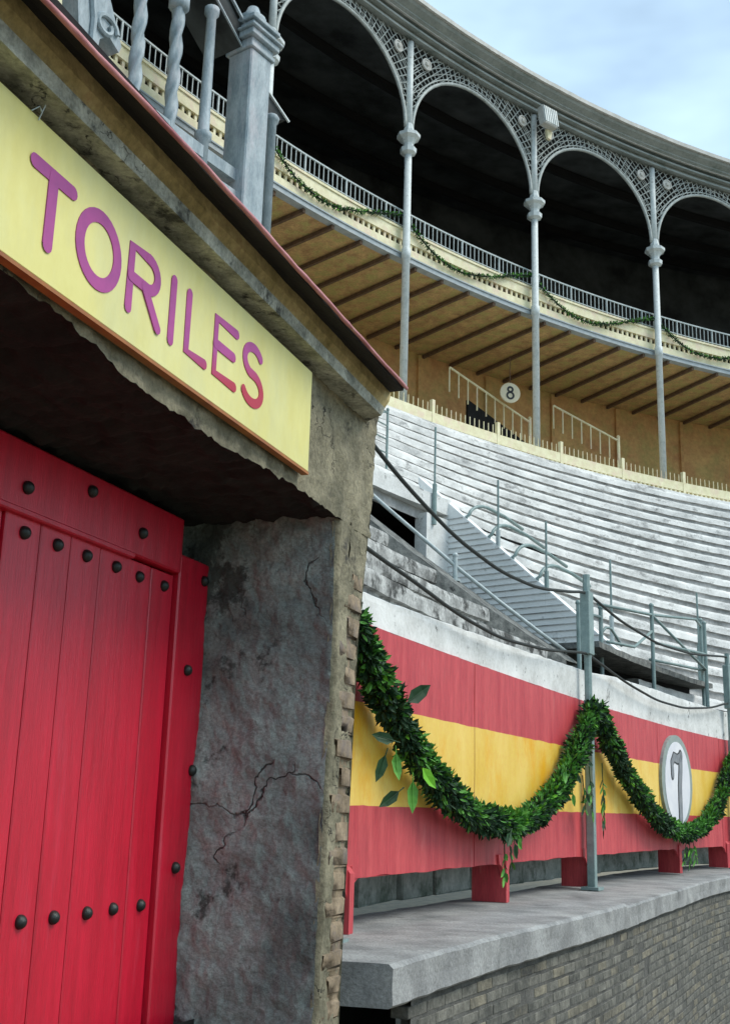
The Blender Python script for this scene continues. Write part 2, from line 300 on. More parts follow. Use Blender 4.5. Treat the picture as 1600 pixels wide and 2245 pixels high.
# upper right pier face is the continuation at z<1.42 (corner strip behind the quoin bricks)
pb = MB()
def f4(u, v):
    z = GZ + (1.40 - GZ) * v; a = arris_s(z); s0 = a + (corner_s(z) - a) * .40; s = s0 + (corner_s(z) - s0) * u
    return W(s, 2.012 - (.012 if z > 1.0 else 0) - .014 * fbm((s, 0, z), 8) - .008 * fbm((s, 5, z), 25), z)
pb.grid(f4, 8, 110)
pb.build('pier_core', M['stone'], gate, smooth=True)
qb = MB()
z = -2.5; k = 0
while z < 1.08:
    h = .098 + random.uniform(-.012, .010); c = corner_s(z + .05); ln = (.25 if k % 2 else .17) + random.uniform(-.02, .02); off = random.uniform(-.004, .004)
    qb.box(W(c - ln / 2 + off, 2.028 + random.uniform(-.003, .003), z + h / 2), DIR * ln / 2, -NR * .03, Vector((0, 0, h / 2)), jit=.006, bev=.014)
    z += h + .018 + random.uniform(0, .006); k += 1
qb.box(W(corner_s(-.5) - .07, 2.06, -.7), DIR * .06, -NR * .05, Vector((0, 0, 1.8)))
qb.build('quoin_bricks', M['brick'], gate, smooth=True)
jm = MB()
def f5(u, v):
    z = GZ + (1.42 - GZ) * v; q = 2.02 + .95 * u; s = arris_s(z) + .018 * fbm((q, 1, z), 4) + .009 * fbm((q, 2, z), 15) + .004 * fbm((q, 2, z), 40)
    s += .06 * max(0, u - .7)
    return W(s, q, z)
jm.grid(f5, 90, 300); jm.build('door_jamb', M['plaster'], gate, smooth=True); jm = MB()
def f5b(u, v): z = GZ + (1.42 - GZ) * v; return W(1.37 - .012 * fbm((u, 1, z), 5), 2.0 + .95 * u, z)
jm.grid(f5b, 8, 20)
jm.build('door_jamb', M['plaster'], gate, smooth=True)
lw = MB()
def f6(u, v): z = GZ + (1.43 - GZ) * v; return W(-1.5 + 2.87 * u, 2.0 - .012 * fbm((u * 3, 0, z), 7), z)
lw.grid(f6, 20, 40); lw.build('left_pier', M['stone'], gate, smooth=True)
sf = MB()
def f7(u, v):
    s = 1.2 + 4.0 * u; q = 2.0 + 1.0 * v; z = LE(s).z
    if v == 0: return LE(s)
    if v > 0: z += .02 * fbm((s, q * 2.5, 0), 5) + .012 * fbm((s * 2, q, 4), 13) + .012
    return W(s, q, z)
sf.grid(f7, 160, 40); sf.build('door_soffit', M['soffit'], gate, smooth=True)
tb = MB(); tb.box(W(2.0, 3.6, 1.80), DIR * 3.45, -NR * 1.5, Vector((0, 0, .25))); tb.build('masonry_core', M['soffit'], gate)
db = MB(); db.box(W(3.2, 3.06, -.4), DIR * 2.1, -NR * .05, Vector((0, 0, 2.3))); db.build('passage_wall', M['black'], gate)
# eave: ledge, fascia, roof
def eave(prof, mat, name, n=130, amp=.008, s1=None):
    mb = MB(); k = len(prof); vs = []
    for i in range(n + 1):
        u = i / n
        for (q, z, se) in prof:
            s = -1.5 + (se + 1.5) * u; d = amp * fbm((s, q * 3, z), 7); vs.append(W(s, q + d * .8, z + d))
    fs = [(i * k + j, (i + 1) * k + j, (i + 1) * k + (j + 1) % k, i * k + (j + 1) % k) for i in range(n) for j in range(k)]
    fs += [tuple(n * k + j for j in range(k))]
    mb.add(vs, fs); return mb.build(name, mat, gate, smooth=False)
eave([(2.03, 1.985, 5.40), (1.88, 1.975, 5.30), (1.875, 2.03, 5.33), (1.93, 2.04, 5.36), (2.03, 2.05, 5.4)], M['ledge'], 'ledge')
eave([(2.06, 2.04, 5.5), (1.915, 2.045, 5.40), (1.885, 2.10, 5.42), (1.885, 2.155, 5.45), (2.06, 2.155, 5.5)], M['fascia'], 'fascia', amp=.006)
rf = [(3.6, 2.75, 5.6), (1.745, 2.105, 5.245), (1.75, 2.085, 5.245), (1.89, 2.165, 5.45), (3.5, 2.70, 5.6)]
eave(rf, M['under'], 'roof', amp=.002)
pk = MB(); pth = []
for i in range(141):
    s = -1.5 + (5.26 + 1.5) * i / 140; zz = interp([(-1.5, 2.03), (2.1, 2.05), (3, 2.086), (5.26, 2.10)], s)
    pth.append(W(s, 1.735 + .004 * fbm((s, 0, 0), 3), zz + .003 * fbm((s, 5, 0), 4)))
pk.tube(pth, [.009 + .003 * abs(fbm((i * .3, 0, 0), 1)) for i in range(141)], 6); pk.build('drip_edge', M['pink'], gate, smooth=True)
cu = MB(); cu.grid(lambda u, v: W(corner_s(2) + .1 * v, 2 + .3 * v, 2.12 + u * .6), 2, 2)
# door ------------------------------------------------
dr = MB(); dq = 2.74
bounds = [3.215, 3.45, 3.675, 3.885, 4.105, 4.335, 4.555, 4.765]
allb = bounds + [6.4 - b for b in bounds]
edges = sorted(set(bounds + [round(6.4 - b, 3) for b in bounds]))
for a, b in zip(edges, edges[1:]):
    if b - a < .06: continue
    proud = .014 if 3.44 < a < 4.3 or 2.0 < a < 2.9 else 0
    dr.box(W((a + b) / 2, dq + .03 - proud, (1.055 + GZ) / 2), DIR * ((b - a) / 2 - .0035), -NR * .03, Vector((0, 0, (1.055 - GZ) / 2)), bev=.005)
door = dr.build('door', M['door'], gate)
hd = MB(); hd.box(W(3.2, dq - .004, 1.20), DIR * 1.565, -NR * .035, Vector((0, 0, .135)), bev=.008)
hd.box(W(3.2, dq - .002, 1.06), DIR * 1.135, -NR * .042, Vector((0, 0, .014)), bev=.006)
hd.build('header_board', M['door'], door)
for sg in (1, -1):
    st = MB(); st.box(W(3.2 + sg * (4.918 - 3.2), dq + .01, (1.165 + GZ) / 2), DIR * .148, -NR * .04, Vector((0, 0, (1.165 - GZ) / 2)), bev=.008); st.build('edge_stile', M['door'], door)
lk = MB(); lk.box(W(3.2, dq + .004, (1.05 + GZ) / 2), DIR * .02, -NR * .04, Vector((0, 0, (1.05 - GZ) / 2)), bev=.006); lk.build('meeting_strip', M['door'], door)
stp = [(3.524, 1.155, -.042), (3.955, 1.257, -.042), (4.38, 1.174, -.042), (3.09, 1.25, -.042)]
for z in (.987, -.457, -1.75): stp += [(x, z, -.016 if 3.44 < x < 4.33 else 0) for x in (3.567, 3.785, 3.995, 4.225, 4.446, 4.672)]
stp += [(x, z, -.032) for x, z in ((5.012, 1.074), (4.898, .612), (5.011, .141), (4.909, -.305), (5.02, -.74), (4.905, -1.2), (5.015, -1.66))]
proto = None
for x, z, dz in stp:
    loc = W(x, dq + dz, z)
    if proto is None:
        sm = MB(); sm.lathe((0, 0, 0), [(.027, -.004), (.0275, .003), (.025, .012), (.018, .021), (.008, .026), (.001, .027)], 14, NR); proto = sm.build('stud', M['stud'], door, smooth=True); proto.location = loc
    else:
        c = proto.copy(); COL.objects.link(c); c.location = loc
# sign ------------------------------------------------
sign = thing('name_sign', 'long yellow board reading TORILES in purple letters above the red door', 'sign')
sb = MB(); sb.box(W(3.205, 1.965, 1.692), DIR * 1.317, -NR * .014, Vector((0, 0, .241)), bev=.004); sb.build('board', M['sign'], sign)
se = MB(); se.box(W(3.205, 1.966, 1.4445), DIR * 1.317, -NR * .017, Vector((0, 0, .006))); se.build('lower_edge', M['signedge'], sign)
def stroke(mb, pts, wd, org, ux, uz, out, t=.004, closed_=False):
    n = len(pts); Lf = []; Rt = []
    for i, (x, y) in enumerate(pts):
        a = pts[(i - 1) % n] if (i > 0 or closed_) else pts[i]; b = pts[(i + 1) % n] if (i < n - 1 or closed_) else pts[i]
        dx, dy = b[0] - a[0], b[1] - a[1]; l = math.hypot(dx, dy) or 1; nx, ny = -dy / l * wd / 2, dx / l * wd / 2
        Lf.append((x + nx, y + ny)); Rt.append((x - nx, y - ny))
    T = lambda p, o: org + ux * p[0] + uz * p[1] + out * o
    vs = [T(p, t) for p in Lf] + [T(p, t) for p in Rt] + [T(p, 0) for p in Lf] + [T(p, 0) for p in Rt]; m = n if closed_ else n - 1; fs = []
    for i in range(m):
        j = (i + 1) % n; fs += [(i, j, n + j, n + i), (2 * n + i, 2 * n + j, j, i), (n + i, n + j, 3 * n + j, 3 * n + i)]
    mb.add(vs, fs)
    if not closed_:      # round ends
        for (x, y) in (pts[0], pts[-1]):
            k = 12; c = [T((x + wd / 2 * math.cos(2 * math.pi * q / k), y + wd / 2 * math.sin(2 * math.pi * q / k)), t + .0003) for q in range(k)]; mb.add(c, [tuple(range(k))])
def arc(cx, cy, rx, ry, a0, a1, n=18): return [(cx + rx * math.cos(R_(a0 + (a1 - a0) * i / n)), cy + ry * math.sin(R_(a0 + (a1 - a0) * i / n))) for i in range(n + 1)]
lw_ = .040
letters = {'T': [[(2.420, 1.79), (2.612, 1.79)], [(2.515, 1.79), (2.515, 1.565)]],
 'O': [arc(2.775, 1.68, .106, .112, 0, 360, 32)],
 'R': [[(2.962, 1.568), (2.962, 1.792), (3.07, 1.792)] , arc(3.07, 1.737, .062, .055, 90, -90, 12), [(3.07, 1.682), (2.962, 1.682)], [(3.05, 1.682), (3.15, 1.568)]],
 'I': [[(3.243, 1.795), (3.243, 1.566)]],
 'L': [[(3.357, 1.795), (3.357, 1.573), (3.497, 1.573)]],
 'E': [[(3.745, 1.795), (3.575, 1.795), (3.575, 1.573), (3.745, 1.573)], [(3.575, 1.69), (3.725, 1.69)]],
 'S': [arc(3.905, 1.743, .078, .058, 35, 250, 18) + arc(3.905, 1.628, .088, .060, 75, -150, 18)]}
for ch, sts in letters.items():
    lm = MB()
    for qi, q in enumerate(sts):
        cl = ch == 'O'; stroke(lm, q[:-1] if cl else q, lw_ * (1.15 if ch in 'TO' else 1), W(0, 1.951, 0), DIR, Vector((0, 0, 1)), NR, t=.0035 + .0007 * qi, closed_=cl)
    lm.build('letter', M['letter'], sign)
wh = MB(); wh.tube([W(2.375, 1.945, 1.925), W(2.39, 1.93, 1.945), W(2.40, 1.93, 1.935), W(2.41, 1.94, 1.95)], .0022, 5); wh.tube([W(2.41, 1.945, 1.915), W(2.415, 1.93, 1.965)], .0022, 5); wh.build('hanging_wire', M['rail'], sign)

# ------------------------------------------------------------------ concrete ledge and brick wall below it
led = thing('concrete_ledge', 'long grey concrete ledge under the painted barrier, on top of the brick wall', 'ledge')
s1 = MB(); ringstrip(s1, [(1.3, -.75), (0.9, -.748), (.5, -.745), (.08, -.742), (.02, -.744), (.0, -.765), (.004, -.85), (.0, -.935), (.02, -.95), (.6, -.95), (1.3, -.95), (1.3, -.75)], 14.45, 24.3, .12, RE, jr=.012, jz=.004, js=5, caps=True)
s1.build('near_slab', M['slab'], led)
s2 = MB(); ringstrip(s2, [(1.3, -.765), (0.9, -.765), (.5, -.765), (.08, -.765), (.03, -.768), (.015, -.785), (.018, -.87), (.015, -.945), (.03, -.955), (.6, -.955), (1.3, -.955), (1.3, -.765)], 24.34, 70, .25, RE, jr=.012, jz=.004, js=5, caps=True)
s2.build('far_slab', M['slab'], led)
bw = thing('brick_wall', 'old grey brick wall curving away below the concrete ledge', 'wall')
mo = MB(); ringstrip(mo, [(.065, GZ + .03 * i) for i in range(56)], 15.3, 50, .12, RE, jr=.003, js=4); mo.build('mortar', M['mortar'], bw)
ho = MB(); ringstrip(ho, [(.7, GZ), (.7, -.96)], 9, 18, .5, RE); ho.build('shade_backing', M['black'], bw)  # black sheet painting in the shade below the slab end
bk = MB(); z = GZ; k = 0
while z < -1.0:
    h = .062; ph = 15.2 + (k % 2) * .27 + random.uniform(-.05, .05)
    while ph < 48:
        dl = .54 * (1 + random.uniform(-.06, .06)); rr = RE(ph + dl / 2) + .06 + random.uniform(-.0015, .0015)
        bk.mi = random.choices((0, 1, 2), (.5, .3, .2))[0]
        if random.random() > .012:
            A0 = P(ph, RE(ph)); B0 = P(ph + dl, RE(ph + dl)); td = (B0 - A0); hl = td.length / 2; td.normalize(); nd = Vector((-td.y, td.x, 0)); nd = nd if nd.dot(RAD(ph)) > 0 else -nd
            bk.box((A0 + B0) / 2 + nd * (.11 + rr - RE(ph + dl / 2) - .06) + Vector((0, 0, z + h / 2 + .006)), td * (hl - .0035), nd * .05, Vector((0, 0, h / 2 - .002)), jit=.0018, bev=.004)
        ph += dl
    z += .077; k += 1
bk.build('brick_courses', [M['gbrick'], M['gbrick2'], M['gbrick3']], bw)

# ------------------------------------------------------------------ painted barrier
bar = thing('painted_barrier', 'curved wooden barrier painted red, yellow and red along the concrete ledge', 'barrier')
seams = [15.95, 21.58, 28.3, 34.7, 41, 47, 53, 59]
for i, (a, b) in enumerate(zip(seams, seams[1:])):
    zb = -.435
    pn = MB()
    n = int((b - a) / .15)
    zs = [(zb, 0), (-.2, 0), (-.012, 0), (.0, 1), (.3, 1), (.628, 1), (.64, 0), (.9, 0), (1.155, 0)]
    for j in range(len(zs) - 1):
        pn.mi = zs[j][1] if j not in (2,) else 0
        if j == 5: pn.mi = 1
        def fb(u, v, j=j):
            ph = a + .012 + (b - a - .024) * u; z = zs[j][0] + (zs[j + 1][0] - zs[j][0]) * v
            z += (.006 * fbm((ph * 2, 0, 0), 1.0) if j not in (0,) or v > 0 else (.012 * fbm((ph, 0, 0), 1.2)))
            return P(ph, RB(ph) + .006 * fbm((ph, z, 0), 2), z)
        pn.grid(fb, n, 1)
    pn.mi = 0
    ringstrip(pn, [(0.0, 1.155), (.07, 1.155), (.07, zb + .02), (0, zb)], a + .012, b - .012, .3, RB, caps=True)
    pn.build('panel', [M['bred'], M['byel']], bar)
for ph in (16.9, 23.08, 28.37, 36.4, 41.3, 47, 53):
    lg = MB(); r0 = RB(ph) - .03; hw = .045
    a0 = P(ph, r0, -.37); t = TAN(ph); r = RAD(ph)
    prof = [(-.03, -.745), (.27, -.745), (.27, -.4), (-.0, -.36), (-.03, -.40)]
    lg.poly([P(ph, RB(ph) + d, z) - t * hw for d, z in prof], t * 2 * hw)
    # curved bracket where the leg meets the panel
    for sg in (-1, 1):
        pts = [P(ph, RB(ph) - .012, -.36) + t * sg * (hw), P(ph, RB(ph) - .012, -.36) + t * sg * (hw + .16), P(ph, RB(ph) - .012, -.435) + t * sg * (hw + .14), P(ph, RB(ph) - .012, -.46) + t * sg * (hw + .06), P(ph, RB(ph) - .012, -.54) + t * sg * hw]
        lg.poly(pts, r * .03)
    lg.build('leg', M['bred'], bar)
# oval section plate with numeral 7
np_ = thing('section_number', 'round white plate with a grey 7 on the barrier above the second garland', 'sign')
CT = (P(37.5, RB(37.5)) - P(35.0, RB(35.0))).normalized(); CN = Vector((CT.y, -CT.x, 0))
def disc(mb, ph, r, z, rx, rz, d, n=40):
    c = P(ph, r, z); t = CT; mb.add([c + t * rx * math.cos(2 * math.pi * i / n) + Vector((0, 0, rz * math.sin(2 * math.pi * i / n))) for i in range(n)] + [c + RAD(ph) * d + t * rx * math.cos(2 * math.pi * i / n) + Vector((0, 0, rz * math.sin(2 * math.pi * i / n))) for i in range(n)],
        [tuple(range(n)), tuple(range(n, 2 * n))[::-1]] + [(i, (i + 1) % n, n + (i + 1) % n, n + i) for i in range(n)])
d1 = MB(); disc(d1, 36.28, RB(36.28) - .045, .44, .76, .61, .045); d1.build('rim', M['ringg'], np_)
d2 = MB(); disc(d2, 36.28, RB(36.28) - .051, .42, .62, .54, .01); d2.build('plate', M['numw'], np_)
def num7(wd, mat, off):
    mb = MB(); o = P(36.28, RB(36.28) - .052, .42); t = CT
    stroke(mb, [(-.27, .10), (-.28, .25), (-.18, .33), (.0, .31), (.18, .36)], wd, o, t, Vector((0, 0, 1)), CN, t=off)
    stroke(mb, [(.15, .35), (.13, .18), (.07, -.05), (.06, -.45)], wd * 1.3, o, t, Vector((0, 0, 1)), CN, t=off); mb.build('numeral', mat, np_)
num7(.15, M['blk'], .003); num7(.11, M['numg'], .006)
# grey block wall behind the legs
blw = MB(); ph = 15.5
while ph < 50:
    dl = 1.7 + random.uniform(-.3, .3); rr = RB(ph + dl / 2) + .78
    for zz in (-.58, -.21): blw.box(P(ph + dl / 2, rr + .1 + random.uniform(-.01, .01), zz), TAN(ph + dl / 2) * (R_(dl) * 28.8 / 2 - .012), RAD(ph + dl / 2) * .1, Vector((0, 0, .175)), jit=.006, bev=.015)
    ph += dl
tag(blw.build('block_wall', M['block']), 'low grey stone block wall seen through the gap under the painted barrier', 'wall')

# ------------------------------------------------------------------ stand: parapet, seat rows, stair opening
stand = thing('seating_stand', 'curved whitewashed stone seating stand rising above the painted barrier', 'grandstand')
NR_ROWS = 18; RISE = .404; R0 = 28.9; TRD = .461; Z0 = 1.56
pz = lambda ph: interp([(14, 1.34), (17, 1.36), (22, 1.42), (29, 1.50), (31, 1.56), (35, 1.60), (41, 1.60), (100, 1.62)], ph)
pp = MB()
def fpar(u, v):
    ph = 15.9 + 64 * u; top = pz(ph); prof = [(.012, 1.157), (.012, top - .05), (.018, top - .008), (.03, top), (.18, top), (.2, top - .05), (.2, 1.0)]
    k = min(int(v * 6 + .5), 6); d, z = prof[k]; return P(ph, RB(ph) + d + .012 * fbm((ph * .5, z * 2, 0), 2.5), z + .006 * fbm((ph, 0, 0), 2))
pp.grid(fpar, 320, 6)
pp.build('parapet', M['wht'], stand)
lipm = MB()
ringstrip(lipm, [(.2, 1.30), (.35, 1.30), (.36, 1.42), (.45, 1.45), (.95, 1.50)], 15.9, 30.5, .4, RB, jr=.01, jz=.01, js=3); lipm.build('front_walk', M['dirt'], stand)
RW = 32.6
def cph(r): return 27.0 + 4.6 * max(0, (32.7 - r) / 3.9) ** 3
def rowR(k): return R0 + TRD * k
def rowbase(k):
    return lambda ph: rowR(k) + max(0, (RB(ph) - 28.1)) * (1 - k / NR_ROWS)
for k in range(NR_ROWS):
    rm = MB(); z0 = Z0 + RISE * k; b = rowbase(k)
    if k == NR_ROWS - 1: tr = .30
    else: tr = TRD + .06
    spans = [(14.6, cph(rowR(k)) + .1), (38.3, 82)] if rowR(k) < RW - .05 else [(10, 82)]
    for a, c in spans:
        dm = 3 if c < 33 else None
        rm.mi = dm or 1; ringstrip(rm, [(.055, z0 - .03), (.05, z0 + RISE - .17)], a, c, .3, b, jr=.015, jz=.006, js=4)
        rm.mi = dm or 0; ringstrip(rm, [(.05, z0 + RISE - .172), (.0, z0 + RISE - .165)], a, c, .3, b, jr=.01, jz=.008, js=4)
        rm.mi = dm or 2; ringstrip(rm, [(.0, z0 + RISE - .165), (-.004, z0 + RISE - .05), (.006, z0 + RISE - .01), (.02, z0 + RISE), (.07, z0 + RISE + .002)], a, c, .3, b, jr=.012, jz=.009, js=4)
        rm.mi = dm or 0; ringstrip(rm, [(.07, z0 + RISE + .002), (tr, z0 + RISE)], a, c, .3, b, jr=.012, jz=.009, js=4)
        for e in (a, c):    # row end faces
            bb = b(e); rm.add([P(e, bb + .05, z0 - .6), P(e, bb + .05, z0 + RISE - .17), P(e, bb, z0 + RISE - .165), P(e, bb, z0 + RISE), P(e, bb + tr + .4, z0 + RISE), P(e, bb + tr + .4, z0 - .6)], [(0, 1, 2, 3, 4, 5)])
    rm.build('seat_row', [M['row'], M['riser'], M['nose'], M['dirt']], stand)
# sunken stair: far whitewashed brick side wall with courses, steps, doorway
slope = RISE / TRD
sw = MB(); zt = lambda r: Z0 + (r - R0) * slope + .42
sw.poly([P(38.28, 29.45, 1.2), P(38.28, 29.45, zt(29.45) - .04), P(38.28, 33.2, zt(33.2)), P(38.28, 33.2, 1.2)], TAN(38.28) * .18)
sw.build('stair_side_wall', M['whb'], stand)
hc = MB()
for i in range(34):       # thin recessed looking brick courses and joints
    z = 1.4 + i * .105
    r_lo = max(29.5, R0 + (z - .38 - Z0) / slope)
    if r_lo < 33: hc.bar(P(38.26, r_lo, z), P(38.26, 33.1, z), .010, .014)
hc.build('course_lines', M['row'], stand)
ss = MB()
for i in range(22):
    r = 28.95 + i * .175; z = .9 + i * .155
    if r < 32.7: ss.box(P(33, r + .6, z - .2), TAN(33) * 2.5, RAD(33) * .6, Vector((0, 0, .2)), jit=.004)
ss.build('steps', M['dkgrey'], stand)
# near coping with handrail
cp = MB()
def fcp(u, v):
    r = 28.75 + 4.0 * v; return P(cph(r) + 1.0 * u, r, Z0 + (r - R0) * slope + .40 + .02 * fbm((u * 2, r * 2, 0), 2))
cp.grid(fcp, 4, 40)
for e in (0, 1.0): cp.grid(lambda u, v, e=e: P(cph(28.75 + 4 * v) + e, 28.75 + 4 * v, 1.0 + (Z0 + (28.75 + 4 * v - R0) * slope - .6) * u), 1, 30)
cp.build('stair_coping', M['dkgrey'], stand)
# doorway at the top of the sunken stair
dw = MB(); zr = Z0 + (RW - R0) * slope
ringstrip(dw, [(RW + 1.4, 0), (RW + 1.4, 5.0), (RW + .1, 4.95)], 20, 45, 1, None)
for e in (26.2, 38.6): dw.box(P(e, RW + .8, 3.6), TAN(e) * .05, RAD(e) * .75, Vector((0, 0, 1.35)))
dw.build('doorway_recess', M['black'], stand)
dl = MB(); ringstrip(dl, closed(RW - .06, RW + .5, zr + .14, zr + .42), 28.0, 38.4, .4, None, jr=.01, jz=.01, caps=True)
dl.box(P(37.7, RW + .05, 3.9), TAN(37.7) * .35, RAD(37.7) * .12, Vector((0, 0, .95))); dl.box(P(28.6, RW + .05, 3.6), TAN(28.6) * .25, RAD(28.6) * .12, Vector((0, 0, .95)))
dl.build('doorway_lintel', M['wht'], stand)
# lower dark opening with a flat grey cover slab
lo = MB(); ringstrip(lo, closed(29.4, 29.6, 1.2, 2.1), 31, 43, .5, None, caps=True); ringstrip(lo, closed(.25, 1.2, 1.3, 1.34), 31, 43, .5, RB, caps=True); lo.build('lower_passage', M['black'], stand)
sl = MB(); ringstrip(sl, closed(.50, 1.9, 2.06, 2.14), 33.0, 43.5, .4, RB, jr=.01, jz=.008, caps=True); sl.build('cover_slab', M['dkgrey'], stand)

def railing(name, label, cat, posts, rails, mat, group=None, r=.022, rp=.03):
    t = thing(name, label, cat, group=group)
    for a, b in posts:
        m = MB(); m.tube([a, b], rp, 8); m.lathe(Vector(a), [(rp * 2.2, -.01), (rp * 2.2, .02), (rp, .03)], 8); m.lathe(Vector(b), [(rp * 1.3, -.01), (rp * 1.3, .01), (rp * .6, .035)], 8); m.build('post', mat, t, smooth=False)
    for path in rails:
        m = MB(); m.tube(path, r, 6); m.build('rail', mat, t, smooth=True)
    return t
surf = lambda r: Z0 + (r - R0) * slope + .40
# long sloping handrail over the near coping
railing('handrail', 'long pale handrail slanting down beside the sunken stair', 'handrail',
    [(P(cph(r) + .9, r, surf(r) - .02), P(cph(r) + .9, r, surf(r) + .30)) for r in (32.4, 31.0, 29.8)], [[P(cph(r) + .9, r, surf(r) + .05 + .25 * min(1, (r - 28.85) / 2)) for r in (32.7, 32, 31, 30.4, 29.8, 29.4, 29.1, 28.85)]], M['rail'], r=.024)
# hoops, one at the end of each seat row
hn = ['highest', 'second highest', 'third highest', 'lowest']
for i in range(4):
    r = 32.2 - i * TRD * 1.0; z = surf(r) - .32
    pts = [P(38.34, r, z + .0), P(38.34, r, z + .34)] + [P(38.34 + 1.1 * (1 - math.cos(R_(a))) , r - .04, z + .28 + .36 * math.sin(R_(a))) for a in range(15, 91, 15)] + [P(40.4, r - .04, z + .60), P(41.6, r, z + .50)]
    m = MB(); m.tube(pts, .030, 8); tag(m.build('hoop_rail', M['green'], smooth=True), f'dark curved hoop rail at a seat row end, {hn[i]} of four', 'handrail', 'hoop rails at the row ends')
# slim tall poles following the stair
for i, (ph, r, h, lb) in enumerate([(37.4, 32.5, 1.65, 'highest, by the dark doorway'), (38.35, 31.56, 1.5, 'second from the top, behind the hoop rails'), (38.35, 30.65, 1.45, 'third from the top, near the lowest hoop'), (39.6, 29.85, 1.55, 'fourth from top, right of the tall post'), (44.9, 29.7, 1.55, 'lowest and rightmost, beside the folding gate rails')]):
    zf = surf(r) - .35; t = thing('slim_pole', f'slim grey pole on the seat rows, {lb}', 'pole', group='slim poles on the seat rows')
    m = MB(); m.tube([P(ph, r, zf), P(ph, r, zf + h)], .018, 6); m.build('rod', M['green'], t)
    m = MB(); m.tube([P(ph, r, zf - .1), P(ph, r, zf + .62)], .038, 8); m.build('sleeve', M['rail'] if i % 2 else M['green'], t)
# railings round the lower opening
railing('guard_rail', 'green metal guard rail on the cover slab over the dark lower passage', 'railing',
    [(P(ph, 28.75, 1.55), P(ph, 28.75, 3.0)) for ph in (37.8, 41.6)] + [(P(43.2, 29.2, 1.6), P(43.2, 29.2, 3.2))],
    [[P(34.0, 28.75, 2.72), P(37.8, 28.75, 2.86), P(41.0, 28.75, 3.02), P(43.2, 29.2, 3.1)], [P(37.8, 28.75, 2.45), P(41.6, 28.75, 2.5), P(43.2, 29.2, 2.6)], [P(34.6, 28.75, 2.25), P(36.5, 28.75, 2.3), P(37.8, 28.75, 2.62)], [P(37.8, 28.8, 2.2), P(41.6, 28.8, 2.25), P(43.2, 29.2, 2.3)], [P(37.8, 28.75, 2.86), P(41.6, 28.75, 2.25)]], M['green'])
railing('folding_gate', 'small green metal gate frame left of the guard rail', 'gate',
    [(P(32.4, 28.7, 1.58), P(32.4, 28.7, 2.6)), (P(34.9, 28.9, 1.6), P(34.9, 28.9, 2.75))],
    [[P(32.4, 28.7, 2.5), P(34.9, 28.9, 2.62)], [P(32.4, 28.7, 2.0), P(34.9, 28.9, 2.1)], [P(34.9, 28.9, 2.4)] + [P(34.9 + i * .35, 28.9, 2.4 + .12 * math.sin(i)) for i in range(1, 5)]], M['green'], r=.02)
# upper rail frame with mesh, by the toril corner
railing('rail_frame', 'dark rail frame above the doorway next to the gatehouse corner', 'railing',
    [(P(36.6, 33.2, surf(33.2) - .3), P(36.6, 33.2, surf(33.2) + 1.0)), (P(31.5, 33.2, surf(33.2) - .3), P(31.5, 33.2, surf(33.2) + 1.0))],
    [[P(31.5, 33.2, surf(33.2) + .95), P(36.6, 33.2, surf(33.2) + .95)], [P(31.5, 33.2, surf(33.2) + .15), P(36.6, 33.2, surf(33.2) + .95)]] + [[P(31.5, 33.2, surf(33.2) + z), P(36.6, 33.2, surf(33.2) + z)] for z in (.2, .45, .7)], M['green'], r=.014, rp=.022)

# ------------------------------------------------------------------ cable posts, cables, garlands
posts = [(16.0, 'grey steel post behind the gatehouse corner'), (28.05, 'tall grey steel post in front of the barrier where both garlands meet'), (41.75, 'grey steel post at the right end of the second garland')]
for ph, lb in posts:
    r = RB(ph) - .09; t = thing('cable_post', lb, 'post', P(ph, r, -.76), group='steel posts along the barrier')
    m = MB(); m.box(P(ph, r, .2), TAN(ph) * .042, RAD(ph) * .042, Vector((0, 0, .95)), bev=.006); m.box(P(ph, r, 1.97), TAN(ph) * .085, RAD(ph) * .05, Vector((0, 0, .34)), bev=.006); m.tube([P(ph, r, 1.0), P(ph, r, 2.5)], .04, 8); m.build('shaft', M['rail'] if ph == 16 else M['green'], t)
    m = MB(); m.box(P(ph, r, -.745), TAN(ph) * .10, RAD(ph) * .09, Vector((0, 0, .015))); m.poly([P(ph, r, -.73) + TAN(ph) * .04, P(ph, r, -.73) + TAN(ph) * .14, P(ph, r, -.5) + TAN(ph) * .04], RAD(ph) * .012); m.build('base_plate', M['green'], t)
def sag(tab, name, lb, r, group, extra=-.09):
    m = MB(); a, b = tab[0][0], tab[-1][0]; n = 60; pts = []
    for i in range(n + 1):
        ph = a + (b - a) * i / n; z = sum(interp(tab, min(b, max(a, ph + d))) for d in (-.6, -.3, 0, .3, .6)) / 5; pts.append(P(ph, RB(ph) + extra, z))
    m.tube(pts, r, 7); return tag(m.build(name, M['rope'], smooth=True), lb, 'rope', group)
GR = 'dark ropes between the steel posts'
sag([(16.0, 2.42), (17, 2.305), (18.2, 2.186), (20.15, 2.048), (22.4, 1.994), (24.6, 2.045), (27.3, 2.24), (28.05, 2.32)], 'rope', 'upper dark rope from the gatehouse corner to the tall post', .016, GR)
sag([(28.05, 2.31), (30.9, 2.21), (34.3, 2.17), (38.1, 2.26), (41.75, 2.45)], 'rope', 'upper dark rope right of the tall post', .016, GR)
sag([(16.0, 1.64), (16.85, 1.60), (18.3, 1.55), (20.2, 1.456), (22.4, 1.415), (25.1, 1.49), (28.05, 1.65)], 'rope', 'lower dark rope from the gatehouse corner to the tall post', .015, GR)
sag([(28.05, 1.64), (31.5, 1.49), (34.1, 1.42), (37, 1.44), (39.9, 1.57), (41.75, 1.735)], 'rope', 'lower dark rope right of the tall post', .015, GR)
